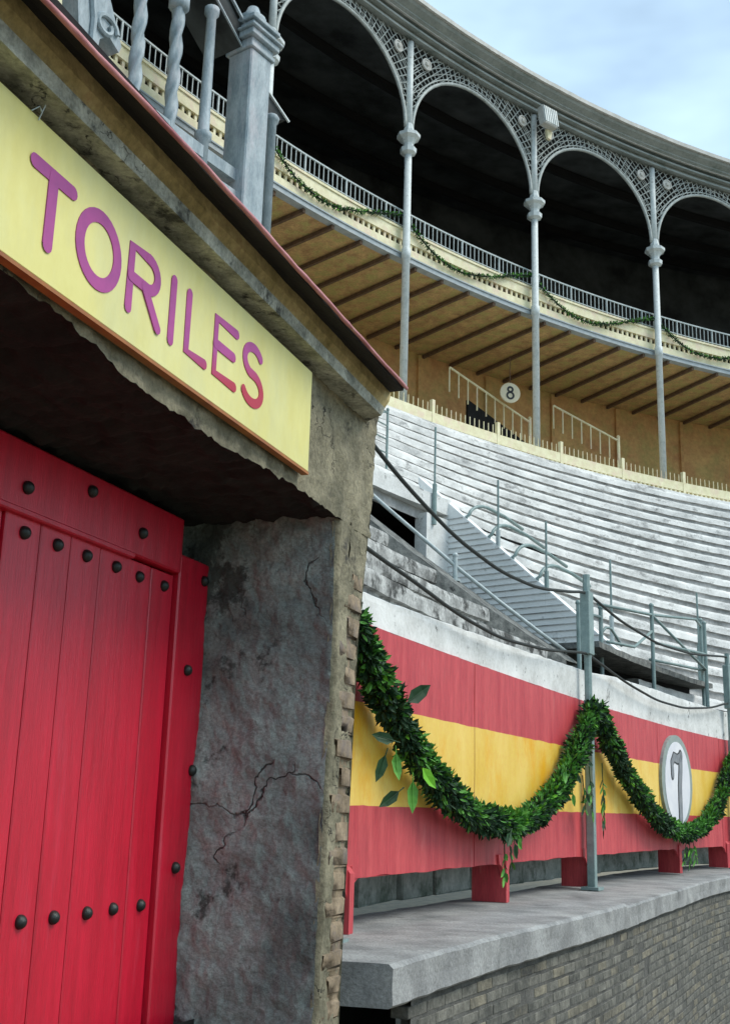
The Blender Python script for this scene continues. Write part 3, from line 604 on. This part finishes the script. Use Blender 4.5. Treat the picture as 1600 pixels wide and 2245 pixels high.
def leaf(mb, p, d, up, ln, wd):
    d = d.normalized(); x = d.cross(up); 
    if x.length < 1e-3: x = d.cross(Vector((.3, .8, .1)))
    x.normalize(); n = x.cross(d); bend = n * ln * random.uniform(-.12, .12)
    m1 = p + d * ln * .35 + n * wd * .12; m2 = p + d * ln * .7 + bend * .6 + n * wd * .1
    mb.add([p, p + d * ln * .3 + x * wd * .48, p + d * ln * .68 + x * wd * .4 + bend * .5, p + d * ln + bend, p + d * ln * .68 - x * wd * .4 + bend * .5, p + d * ln * .3 - x * wd * .48, m1 - n * wd * .28, m2 - n * wd * .26],
        [(0, 1, 6), (1, 2, 7, 6), (2, 3, 7), (3, 4, 7), (4, 5, 6, 7), (5, 0, 6)])
def rv(): return Vector((random.gauss(0, 1), random.gauss(0, 1), random.gauss(0, 1)))
def garland(tab, label, rad, density, ls, sprigs=(), group='leafy garlands on the barrier', base=RB, off=-.16, rt=None):
    t = thing('garland', label, 'garland', group=group); a, b = tab[0][0], tab[-1][0]
    n = 240; pts = []
    for i in range(n + 1):
        ph = a + (b - a) * i / n; z = sum(interp(tab, min(b, max(a, ph + d))) for d in (-.5, -.25, 0, .25, .5)) / 5
        pts.append(P(ph, base(ph) + off, z + .02 * fbm((ph, 0, 0), 1)))
    c = MB(); c.tube(pts[::4], [rad * (.62 + .12 * fbm((i * .7, 1, 0), 1)) for i in range(len(pts[::4]))], 8); c.build('core', M['core'], t, smooth=True)
    lf = MB(); tot = sum((pts[i + 1] - pts[i]).length for i in range(n)); cnt = int(tot * density)
    cum = [0]
    for i in range(n): cum.append(cum[-1] + (pts[i + 1] - pts[i]).length)
    j = 0
    for q in range(cnt):
        s = tot * (q + random.random()) / cnt
        while j < n - 1 and cum[j + 1] < s: j += 1
        f = (s - cum[j]) / (cum[j + 1] - cum[j] + 1e-9); c0 = pts[j].lerp(pts[j + 1], max(0, min(1, f))); d = (pts[min(j + 1, n)] - pts[j]).normalized()
        o = rv(); o -= d * o.dot(d); o.normalize(); rr = rad * random.uniform(.45, .9) * (1 + .55 * fbm((s * 2.2, 2, 0), 1))
        di = (o * random.uniform(.3, 1) + d * random.uniform(-.9, .9) + rv() * .25)
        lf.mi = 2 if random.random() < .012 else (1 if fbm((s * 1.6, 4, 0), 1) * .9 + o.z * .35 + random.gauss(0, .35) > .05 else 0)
        leaf(lf, c0 + o * rr, di, o + rv() * .4, ls * random.uniform(.7, 1.25), ls * random.uniform(.35, .5))
    for (ph, z, dph, dz, cn, sz) in sprigs:
        p0 = P(ph, base(ph) + off - .05, z); p1 = P(ph + dph, base(ph + dph) + off - .02, z + dz); lf.mi = 0; lf.tube([p0, p0.lerp(p1, .5) + Vector((0, 0, .015)), p1], [.006, .005, .003], 5)
        for i in range(cn):
            f = .25 + .75 * (i + .5) / cn; d = (p1 - p0).normalized(); side = Vector((0, 0, 1)).cross(RAD(ph)) * (1 if i % 2 else -1); lf.mi = random.choices((0, 1, 2), (.45, .5, .05))[0]
            leaf(lf, p0.lerp(p1, f), d * .8 + side * random.uniform(.3, 1) + Vector((0, 0, random.uniform(-.5, .3))), -RAD(ph) + rv() * .35, sz * random.uniform(.8, 1.2), sz * .42)
    lf.build('leaves', [M['leafd'], M['leafm'], M['leafy']], t)
    return t
g1 = garland([(15.9, 1.15), (16.33, .99), (16.65, .82), (17.15, .67), (17.67, .517), (18.25, .357), (18.86, .219), (19.8, .042), (20.6, -.052), (21.7, -.112), (22.6, -.12), (23.9, -.025), (25.1, .16), (26.03, .385), (26.9, .67), (27.5, .92), (27.95, 1.14)], 'thick dark green leafy garland from the gatehouse corner to the tall post', .092, 1350, .068,
    sprigs=[(21.8, -.25, .2, -.28, 6, .11), (22.0, -.22, .4, -.2, 5, .11), (26.6, .35, .4, -.35, 5, .13), (27.1, .45, .4, -.45, 7, .13), (26.8, .2, .5, -.1, 5, .13)])
garland([(28.1, 1.14), (28.5, .95), (29.23, .736), (30.35, .467), (31.49, .236), (32.68, .03), (33.96, -.137), (35.81, -.242), (37.73, -.156), (39.26, .064), (40.82, .604), (41.6, .95)], 'dark green garland across the barrier right of the tall post, below the number 7', .092, 1050, .068,
    sprigs=[(36.0, -.3, .2, -.35, 8, .12), (36.3, -.3, .6, -.3, 7, .12), (35.7, -.3, -.1, -.3, 6, .11), (28.1, .5, .3, -.4, 8, .13), (28.2, .2, .2, -.35, 8, .12)])
garland([(41.8, .95), (42.5, .6), (43.7, .2), (45.5, -.1), (48, -.1), (51, .9)], 'leafy garland continuing past the right-hand post at the photo edge', .12, 400, .09)
bl = MB()
for i, (a, b) in enumerate([((0.303, 7.254, 0.642), (0.459, 7.593, 0.767)), ((0.223, 7.074, 0.389), (0.084, 6.759, 0.421)), ((0.167, 6.948, 0.3), (0.12, 6.84, 0.137)), ((0.261, 7.16, 0.093), (0.153, 6.917, 0.001)), ((0.352, 7.361, 0.163), (0.356, 7.37, -0.04)), ((0.233, 7.097, 0.322), (0.243, 7.119, 0.187)), ((1.211, 9.19, -0.166), (1.154, 9.072, -0.316)), ((1.286, 9.347, -0.219), (1.388, 9.556, -0.381)), ((1.25, 9.273, -0.253), (1.309, 9.395, -0.463)), ((1.898, 10.593, 0.363), (1.861, 10.52, 0.18)), ((2.063, 10.926, 0.336), (2.199, 11.198, 0.155)), ((2.244, 11.289, 0.459), (2.456, 11.706, 0.421)), ((1.992, 10.784, 0.166), (2.033, 10.866, -0.016)), ((2.201, 11.203, 0.176), (2.301, 11.401, -0.034)), ((2.275, 11.349, 0.266), (2.502, 11.797, 0.214))]):
    a, b = Vector(a), Vector(b); d = b - a; bl.mi = 1 if i in (4, 5, 7, 9, 12) else 0
    if i < 6: d = Vector((d.x, d.y * .3, d.z)); d = d.normalized() * max(.17, d.length)
    if i >= 6: d = d.normalized() * (.15 if i < 9 else .135)
    leaf(bl, a, d, Vector((.55, -.8, .1)), d.length, max(.055, d.length * .45)); bl.tube([a - d * .25, a - d * .1, a + d * .9], [.004, .004, .002], 4)
bl.build('broad_leaves', [M['leafd'], M['leafm']], g1)
# fresh bright leaf stuck in the first garland
fl = MB(); fl.mi = 0; leaf(fl, Vector((.411, 7.36, .245)), Vector((.085, .05, -.11)), Vector((.5, -.8, .2)), .17, .085); o = fl.build('bright_leaf', M['leafy'], g1)

# ------------------------------------------------------------------ lower gallery (under the floor of the upper one)
BAY = 7.47; COLS = [46.3 + BAY * k for k in range(-1, 5)]
RG = 37.85
gal = thing('upper_gallery', 'two storey covered iron gallery on slim columns behind the seat rows', 'gallery')
def part(name, mat, fn, smooth=None): m = MB(); fn(m); return m.build(name, mat, gal, smooth=smooth)
PH0, PH1 = 26, 88
ztop = Z0 + RISE * NR_ROWS
part('kerb', M['nose'], lambda m: ringstrip(m, [(36.95, ztop - .02), (36.95, ztop + .12), (37.35, ztop + .13), (37.36, ztop + .0), (38.2, ztop)], 8, PH1, .5, None, jz=.006, js=3))
part('lower_floor', M['row'], lambda m: ringstrip(m, [(38.2, ztop), (42.4, ztop + .02)], 8, PH1, 1))
part('bench', M['cream'], lambda m: ringstrip(m, [(38.6, ztop), (38.6, ztop + .75), (39.2, ztop + .8), (39.2, ztop)], 40, PH1, .6))
part('rear_wall', M['ochre'], lambda m: ringstrip(m, [(42.3, ztop), (42.3, 13.62)], 8, PH1, .8))
part('ceiling', M['plank'], lambda m: ringstrip(m, [(38.0, 13.57), (42.4, 13.57)], 8, PH1, .6))
for i in range(30):
    ph = 38.2 + BAY / 5 * i
    def fj(m, ph=ph): m.box(P(ph, 40.15, 13.50), TAN(ph) * .042, RAD(ph) * 2.1, Vector((0, 0, .05)))
    part('joist', M['joist'], fj)
for i in range(12):
    ph = 38.0 + BAY / 2 * i
    part('pilaster', M['ochre'], lambda m: m.box(P(ph, 42.26, 11.3), TAN(ph) * .06, RAD(ph) * .05, Vector((0, 0, 2.2))))
part('edge_beam', M['beam'], lambda m: (ringstrip(m, closed(37.98, 38.2, 13.56, 13.70), PH0, PH1, .5, caps=True), ringstrip(m, closed(37.95, 38.0, 13.685, 13.72), PH0, PH1, .5, caps=True)))
part('cream_fascia', M['cream'], lambda m: ringstrip(m, closed(38.02, 38.15, 13.722, 13.96), PH0, PH1, .5, caps=True))
part('cream_rail', M['cream'], lambda m: (ringstrip(m, closed(38.02, 38.15, 14.13, 14.40), PH0, PH1, .5, caps=True), ringstrip(m, closed(37.99, 38.17, 14.40, 14.46), PH0, PH1, .5, caps=True)))
def fbal(m):
    ringstrip(m, closed(38.06, 38.10, 13.955, 13.975), PH0, PH1, .5)
    ph = PH0
    while ph < PH1:
        m.box(P(ph, 38.08, 14.045), TAN(ph) * .035, RAD(ph) * .03, Vector((0, 0, .085))); ph += .29
part('cream_balusters', M['cream'], fbal)
def frail(m):
    ringstrip(m, closed(38.03, 38.07, 14.94, 14.98), PH0, PH1, .5, caps=True); ringstrip(m, closed(38.035, 38.065, 14.52, 14.545), PH0, PH1, .5, caps=True)
    ph = PH0; i = 0
    while ph < PH1:
        m.tube([P(ph, 38.05, 14.45), P(ph, 38.05, 14.95)], .014 if i % 9 else .03, 4); ph += .24; i += 1
part('iron_railing', M['rail'], frail)
def flow(m):     # lower balustrade at the column feet
    ringstrip(m, closed(37.42, 37.5, ztop + .15, ztop + .2), 40, PH1, .5, caps=True); ringstrip(m, closed(37.42, 37.5, ztop + .36, ztop + .62), 40, PH1, .5, caps=True)
    ph = 40; i = 0
    while ph < PH1:
        m.box(P(ph, 37.46, ztop + .3), TAN(ph) * .035, RAD(ph) * .03, Vector((0, 0, .09))); m.tube([P(ph, 37.46, ztop + .6), P(ph, 37.46, ztop + .86)], .012, 4)
        if i % 14 == 0: m.box(P(ph, 37.46, ztop + .5), TAN(ph) * .05, RAD(ph) * .05, Vector((0, 0, .45)))
        ph += .26; i += 1
part('lower_balustrade', M['cream'], flow)
# upper gallery interior
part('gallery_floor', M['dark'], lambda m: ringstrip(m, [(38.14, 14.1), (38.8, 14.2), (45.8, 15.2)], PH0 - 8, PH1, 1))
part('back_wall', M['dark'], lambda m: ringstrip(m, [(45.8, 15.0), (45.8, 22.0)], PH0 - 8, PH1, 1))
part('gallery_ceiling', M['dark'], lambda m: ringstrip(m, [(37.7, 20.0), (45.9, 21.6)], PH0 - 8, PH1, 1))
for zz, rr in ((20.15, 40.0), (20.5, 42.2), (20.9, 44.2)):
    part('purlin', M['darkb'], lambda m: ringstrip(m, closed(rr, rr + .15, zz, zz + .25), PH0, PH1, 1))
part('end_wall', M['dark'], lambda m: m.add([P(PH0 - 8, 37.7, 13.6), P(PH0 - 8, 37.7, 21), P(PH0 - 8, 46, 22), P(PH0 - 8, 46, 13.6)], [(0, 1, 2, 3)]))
part('frieze', M['corn'], lambda m: (ringstrip(m, closed(37.72, 37.95, 19.98, 20.28), PH0 - 8, PH1, .4, caps=True), ringstrip(m, closed(37.55, 37.72, 20.1, 20.16), PH0 - 8, PH1, .4, caps=True), ringstrip(m, closed(37.66, 37.74, 19.94, 20.0), PH0 - 8, PH1, .4, caps=True)))
part('gutter', M['corn'], lambda m: ringstrip(m, [(37.95, 20.3), (37.5, 20.3), (37.42, 20.34), (37.42, 20.38), (37.25, 20.46), (37.2, 20.53), (37.95, 20.56)], PH0 - 8, PH1, .4, caps=True))
part('cornice_edge', M['cornl'], lambda m: (ringstrip(m, closed(37.12, 37.5, 20.54, 20.67), PH0 - 8, PH1, .4, jr=.01, jz=.006, js=2, caps=True), ringstrip(m, closed(37.5, 37.56, 20.28, 20.32), PH0 - 8, PH1, .4, caps=True)))
part('roof', M['corn'], lambda m: ringstrip(m, [(37.2, 20.66), (46.2, 22.3), (46.2, 13)], PH0 - 8, PH1, 1))
# columns: one built round the ring centre, the others are turned copies
ORG = (CX, CY, 0)
def ringobj(name, mb, mat, parent, smooth=None):
    return mb.build(name, mat, parent, smooth=smooth, origin=ORG)
def turn(o, dphi, parent=gal):
    c = o.copy(); COL.objects.link(c); c.parent = parent; c.rotation_euler = (0, 0, -R_(dphi)); c.location = ORG
    for k in kids(o):
        d = k.copy(); COL.objects.link(d); d.parent = c
    return c
pc = COLS[0]; m = MB()
m.lathe(P(pc, RG, 0), [(.10, ztop - .1), (.10, 13.5), (.125, 13.52), (.125, 13.78), (.10, 13.8), (.095, 16.55)], 14)
m.lathe(P(pc, RG, 0), [(.095, 17.0), (.09, 19.9)], 12)
c0 = ringobj('column', m, M['iron'], gal, True)
m = MB(); m.lathe(P(pc, RG, 0), [(.10, 16.48), (.21, 16.54), (.22, 16.66), (.13, 16.72), (.14, 16.8), (.21, 16.92), (.31, 16.98), (.31, 17.07), (.14, 17.11), (.15, 17.2), (.10, 17.4)], 8)
k0 = ringobj('capital', m, M['iron'], c0); k0.location = (0, 0, 0)
m = MB(); m.box(P(pc, RG, ztop + .08), TAN(pc) * .17, RAD(pc) * .17, Vector((0, 0, .10)), bev=.02); m.lathe(P(pc, RG, 0), [(.15, ztop + .18), (.15, ztop + .24), (.11, ztop + .3)], 12)
k1 = ringobj('column_base', m, M['iron'], c0); k1.location = (0, 0, 0)
for i in range(1, len(COLS)): turn(c0, COLS[i] - COLS[0])
# arch of one bay with pierced spandrels
pm = COLS[0] + BAY / 2; HW = RG * R_(BAY) / 2
def A(x, z, dr=0): return P(pm + math.degrees(x / RG), RG + dr, z)
ax_, az_, zs_ = HW - .13, 2.30, 17.28
def rib(m, r, off=0, wd=.1): m.tube([A((ax_ - off) * math.cos(R_(a)), zs_ + (az_ - off) * math.sin(R_(a))) for a in range(0, 181, 5)], r, 6)
m = MB(); rib(m, .05); m.tube([A((ax_ + .11) * math.cos(R_(a)), zs_ + (az_ + .11) * math.sin(R_(a))) for a in range(25, 156, 5)], .022, 5)
arch = ringobj('arch', m, M['lattice'], gal, True)
la = MB(); ztp = 19.95; xe = HW - .09
def inside(x, z): return abs(x) <= xe and z <= ztp and z >= zs_ + .3 and ((x / (ax_ + .02)) ** 2 + (max(0, z - zs_) / (az_ + .02)) ** 2) >= 1
def clipbar(x0, z0, x1, z1, r):
    n = 60; run = None
    for i in range(n + 1):
        f = i / n; x, z = x0 + (x1 - x0) * f, z0 + (z1 - z0) * f
        if inside(x, z):
            if run is None: run = (x, z)
            last = (x, z)
        elif run is not None:
            if math.hypot(last[0] - run[0], last[1] - run[1]) > .04: la.tube([A(*run), A(*last)], r, 4, cap=False)
            run = None
    if run is not None: la.tube([A(*run), A(*last)], r, 4, cap=False)
for a in range(6, 175, 4):
    ca, sa = math.cos(R_(a)), math.sin(R_(a)); clipbar(ax_ * ca, zs_ + az_ * sa, ax_ * ca * 2.4, zs_ + az_ * sa * 2.4, .016)
for sg in (-1, 1):
    for o in range(-2, 14): clipbar(sg * (xe - o * .2 + .0), ztp, sg * (xe - o * .2 + 2.2), ztp - 2.2, .013)
    clipbar(sg * xe, zs_, sg * xe, ztp, .022)
for dd in (.27, .45, .62): la_pts = [(a, (ax_ + dd) * math.cos(R_(a)), zs_ + (az_ + dd) * math.sin(R_(a))) for a in range(10, 171, 3)]; [la.tube([A(p[1], p[2]), A(q[1], q[2])], .014, 4, cap=False) for p, q in zip(la_pts, la_pts[1:]) if inside(p[1], p[2]) and inside(q[1], q[2])]
l0 = ringobj('lattice', la, M['lattice'], arch); l0.location = (0, 0, 0)
for sg in (-1, 1):
    md = MB(); md.lathe(A(sg * (xe - .46), 19.46, -.06), [(.17, 0), (.17, .05), (.13, .06), (.12, .04), (.07, .05), (.06, .09), (.01, .1)], 12, -RAD(pm))
    k2 = ringobj('medallion', md, M['cornl'], arch); k2.location = (0, 0, 0)
for i in range(1, 6): turn(arch, BAY * i)
# carved crest over the second column
cr = thing('lamp_box', 'pale ribbed lamp box on the cornice above the second visible column', 'lamp')
ph = 53.88; t, ra = TAN(ph), RAD(ph); c = P(ph, 37.35, 19.597); up = (Vector((0, 0, 1)) + ra * .15).normalized()
m = MB(); m.box(c, t * .27, ra * .13, up * .33, bev=.03); m.build('housing', M['cornl'], cr)
m = MB()
for i in range(7): m.box(c - ra * .14 + t * (-.24 + i * .08), t * .018, ra * .02, up * .28, jit=.004)
m.build('ribs', M['iron'], cr)
m = MB(); m.bar(c + ra * .1 - up * .3, P(ph, 37.75, 19.90), .06); m.build('bracket', M['corn'], cr)
m = MB(); m.poly([P(ph, 37.4, 0) + t * x + Vector((0, 0, z)) for x, z in ((.02, 19.30), (.24, 19.26), (.18, 18.98), (.05, 19.00))], ra * .08); m.build('hanging_cover', M['cream'], cr)
# section disc with the figure 8
def stairrail(ph0, r0, z0, ph1, r1, z1, n, lb, grp):
    a, b = P(ph0, r0, z0), P(ph1, r1, z1); t = thing('stair_railing', lb, 'railing', group=grp)
    m = MB(); m.tube([a, b], .035, 6); m.build('handrail', M['cream'], t)
    m = MB()
    for i in range(n + 1): q = a.lerp(b, i / n); m.tube([q, q - Vector((0, 0, .75))], .022, 5)
    m.build('balusters', M['cream'], t); m = MB(); m.lathe(b - Vector((0, 0, .9)), [(.05, 0), (.05, 1.0), (.07, 1.02), (.02, 1.08)], 8); m.build('newel', M['cream'], t)
stairrail(51.86, 40, 12.25, 56.4, 40, 11.3, 9, 'cream stair railing sloping down below the figure 8 disc', 'stair railings in the lower gallery')
stairrail(57.9, 40.1, 12.1, 60.9, 39.5, 11.2, 7, 'faint ochre stair railing right of the second visible column', 'stair railings in the lower gallery')
so = thing('stair_opening', 'dark stair opening behind the cream railing under the figure 8', 'stairway')
m = MB(); m.poly([P(53.3, 40.3, 11.6), P(53.3, 40.3, 10.9), P(56.6, 40.3, 10.0), P(56.6, 40.3, 10.75)], RAD(55) * .1); m.build('shade_panel', M['black'], so)  # flat black panel stands in for the shade inside the opening
def disc8(ph, r, z, rad, lb, num):
    t = thing('section_disc', lb, 'sign'); m = MB(); c = P(ph, r, z); look = (-RAD(ph) + Vector((-.35, -.25, 0))).normalized()
    side = Vector((0, 0, 1)).cross(look).normalized()
    m.lathe(c, [(rad, -.02), (rad, .02), (rad * .93, .026)], 28, look); m.build('plate', M['disc'], t)
    m = MB(); m.tube([c + Vector((0, 0, rad)), c + Vector((0, 0, 1.15))], .012, 4); m.build('hanger', M['joist'], t)
    if num:
        m = MB()
        for cy_, rr in ((.10, .072), (-.085, .098)):
            stroke(m, [(rr * math.cos(R_(a)), cy_ + rr * math.sin(R_(a))) for a in range(0, 360, 15)], .06, c + look * .03, side, Vector((0, 0, 1)), look, closed_=True)
        m.build('numeral', M['blk'], t)
disc8(54.75, 39.6, 11.85, .31, 'round cream disc with a black 8 hanging in the lower gallery', True)
disc8(70.6, 39.6, 11.85, .34, 'plain cream disc in the lower gallery at the right edge', False)
# thin green swags on the gallery railing
lbs = ['between the box and the first visible column', 'between the first and second visible columns', 'between the second and third visible columns', 'right of the third visible column']
for i in range(4):
    a = COLS[i] + .1; b = a + BAY - .1; tab = [(a + (b - a) * f, z) for f, z in ((0, 14.75), (.12, 14.3), (.28, 13.98), (.45, 13.92), (.62, 14.12), (.8, 14.45), (1, 14.8))]
    garland(tab, 'thin green swag along the cream gallery railing, ' + lbs[i], .032, 150, .075, group='thin swags on the gallery railing', base=lambda p: 37.93, off=0)

# ------------------------------------------------------------------ presidential box at the upper left
box = thing('presidential_box', 'projecting blue-grey iron box with a square pillar and twisted columns above the gatehouse roof', 'balcony')
RX = 36.4
def bpart(name, mat, fn, smooth=None): m = MB(); fn(m); return m.build(name, mat, box, smooth)
pph = 35.55
t_, r_ = TAN(pph), RAD(pph)
def fpil(m):
    m.box(P(pph, RX, 12.4), t_ * .31, r_ * .31, Vector((0, 0, 2.3)), bev=.03)
bpart('pillar', M['bluegrey'], fpil)
def fcap(m):
    for z, h, s in ((14.74, .05, .36), (14.86, .07, .33), (15.0, .07, .42), (15.1, .03, .48), (15.22, .08, .36), (15.36, .05, .42)): m.box(P(pph, RX, z), t_ * s, r_ * s, Vector((0, 0, h)), bev=.015)
bpart('pillar_capital', M['bluegrey'], fcap)
bpart('finial', M['bluegrey'], lambda m: m.lathe(P(pph, RX, 15.4), [(.22, 0), (.22, .1), (.27, .14), (.28, .24), (.2, .27), (.12, .5)], 16), True)
# sloping canopy edge beside the pillar
def fcan(m):
    m.poly([P(33.2, RX - .05, 15.5), P(35.0, RX - .05, 14.75), P(35.0, RX - .05, 15.2), P(33.4, RX - .05, 16.0)], RAD(34) * .9)
bpart('canopy_beam', M['dark'], fcan)
bpart('canopy_edge', M['bluegrey'], lambda m: (m.bar(P(33.3, RX - .1, 16.05), P(35.15, RX - .1, 15.25), .05), m.bar(P(33.2, RX - .1, 15.5), P(35.0, RX - .1, 14.72), .03)))
def fawn(m): m.poly([P(36.25, RX, 14.35), P(37.4, RX, 13.93), P(36.75, RX, 13.75), P(36.25, RX, 13.75)], RAD(36.5) * .5)
bpart('side_bracket', M['dark'], fawn); bpart('bracket_edge', M['iron'], lambda m: m.bar(P(36.2, RX - .04, 14.34), P(37.5, RX - .04, 13.92), .04))
def fcol2(m):
    m.lathe(P(36.72, RX, 0), [(.11, 8), (.11, 13.62), (.15, 13.66), (.17, 13.74), (.13, 13.8)], 12)
bpart('side_column', M['bluegrey'], fcol2, True)
bpart('plain_column', M['bluegrey'], lambda m: m.lathe(P(33.66, RX, 0), [(.12, 9), (.12, 12.15), (.17, 12.2), (.17, 12.32), (.115, 12.36), (.095, 14.9), (.15, 14.98), (.15, 15.1)], 12), True)
def twist(m, ph, r):
    n = 150; k = 18; c = P(ph, r, 0); vs = []; z0, z1 = 10.6, 14.9
    for i in range(n + 1):
        z = z0 + (z1 - z0) * i / n
        for j in range(k):
            a = 2 * math.pi * j / k; rr = .115 + .022 * math.cos(3 * (a - z * 3.4)); vs.append(c + Vector((math.cos(a) * rr, math.sin(a) * rr, z)))
    m.add(vs, [(i * k + j, i * k + (j + 1) % k, (i + 1) * k + (j + 1) % k, (i + 1) * k + j) for i in range(n) for j in range(k)])
    m.lathe(c, [(.15, z1 - .45), (.2, z1 - .4), (.2, z1 - .2), (.14, z1 - .1), (.14, z1 + 1)], 12); m.lathe(c, [(.17, 8.5), (.17, z0), (.12, z0 + .1)], 12)
for ph in (32.22, 30.68, 27.3): bpart('twisted_column', M['bluegrey'], lambda m: twist(m, ph, RX), True)
def fbr(m):      # big scrolled bracket
    pts = [(-.95, 14.3), (-.1, 14.3), (.05, 13.6), (.62, 12.75), (.55, 12.6), (.2, 12.75), (-.05, 12.55), (-.1, 12.2), (.0, 11.9), (-.1, 11.2), (-.6, 11.2), (-.62, 12.2), (-.8, 13.0)]
    m.poly([P(29.3, RX, 0) + TAN(29.3) * (x * .8) + Vector((0, 0, z)) for x, z in pts], RAD(29.3) * .35)
    m.tube([P(29.3, RX - .03, 0) + TAN(29.3) * (.05 + .28 * math.cos(R_(a)) * (1 - a / 700)) + Vector((0, 0, 12.85 + .24 * math.sin(R_(a)) * (1 - a / 700))) for a in range(0, 420, 20)], .05, 6)
    m.tube([P(29.3, RX - .03, 0) + TAN(29.3) * x + Vector((0, 0, z)) for x, z in ((-.45, 14.2), (-.4, 13.5), (-.25, 12.8), (-.25, 11.6))], .06, 6)
bpart('scrolled_bracket', M['bluegrey'], fbr)
bpart('box_floor', M['bluegrey'], lambda m: (ringstrip(m, closed(36.3, 37.5, 11.75, 12.0), 30.5, 35.2, .4, caps=True), ringstrip(m, closed(36.25, 36.34, 11.35, 11.5), 31.5, 36, .4, caps=True)))
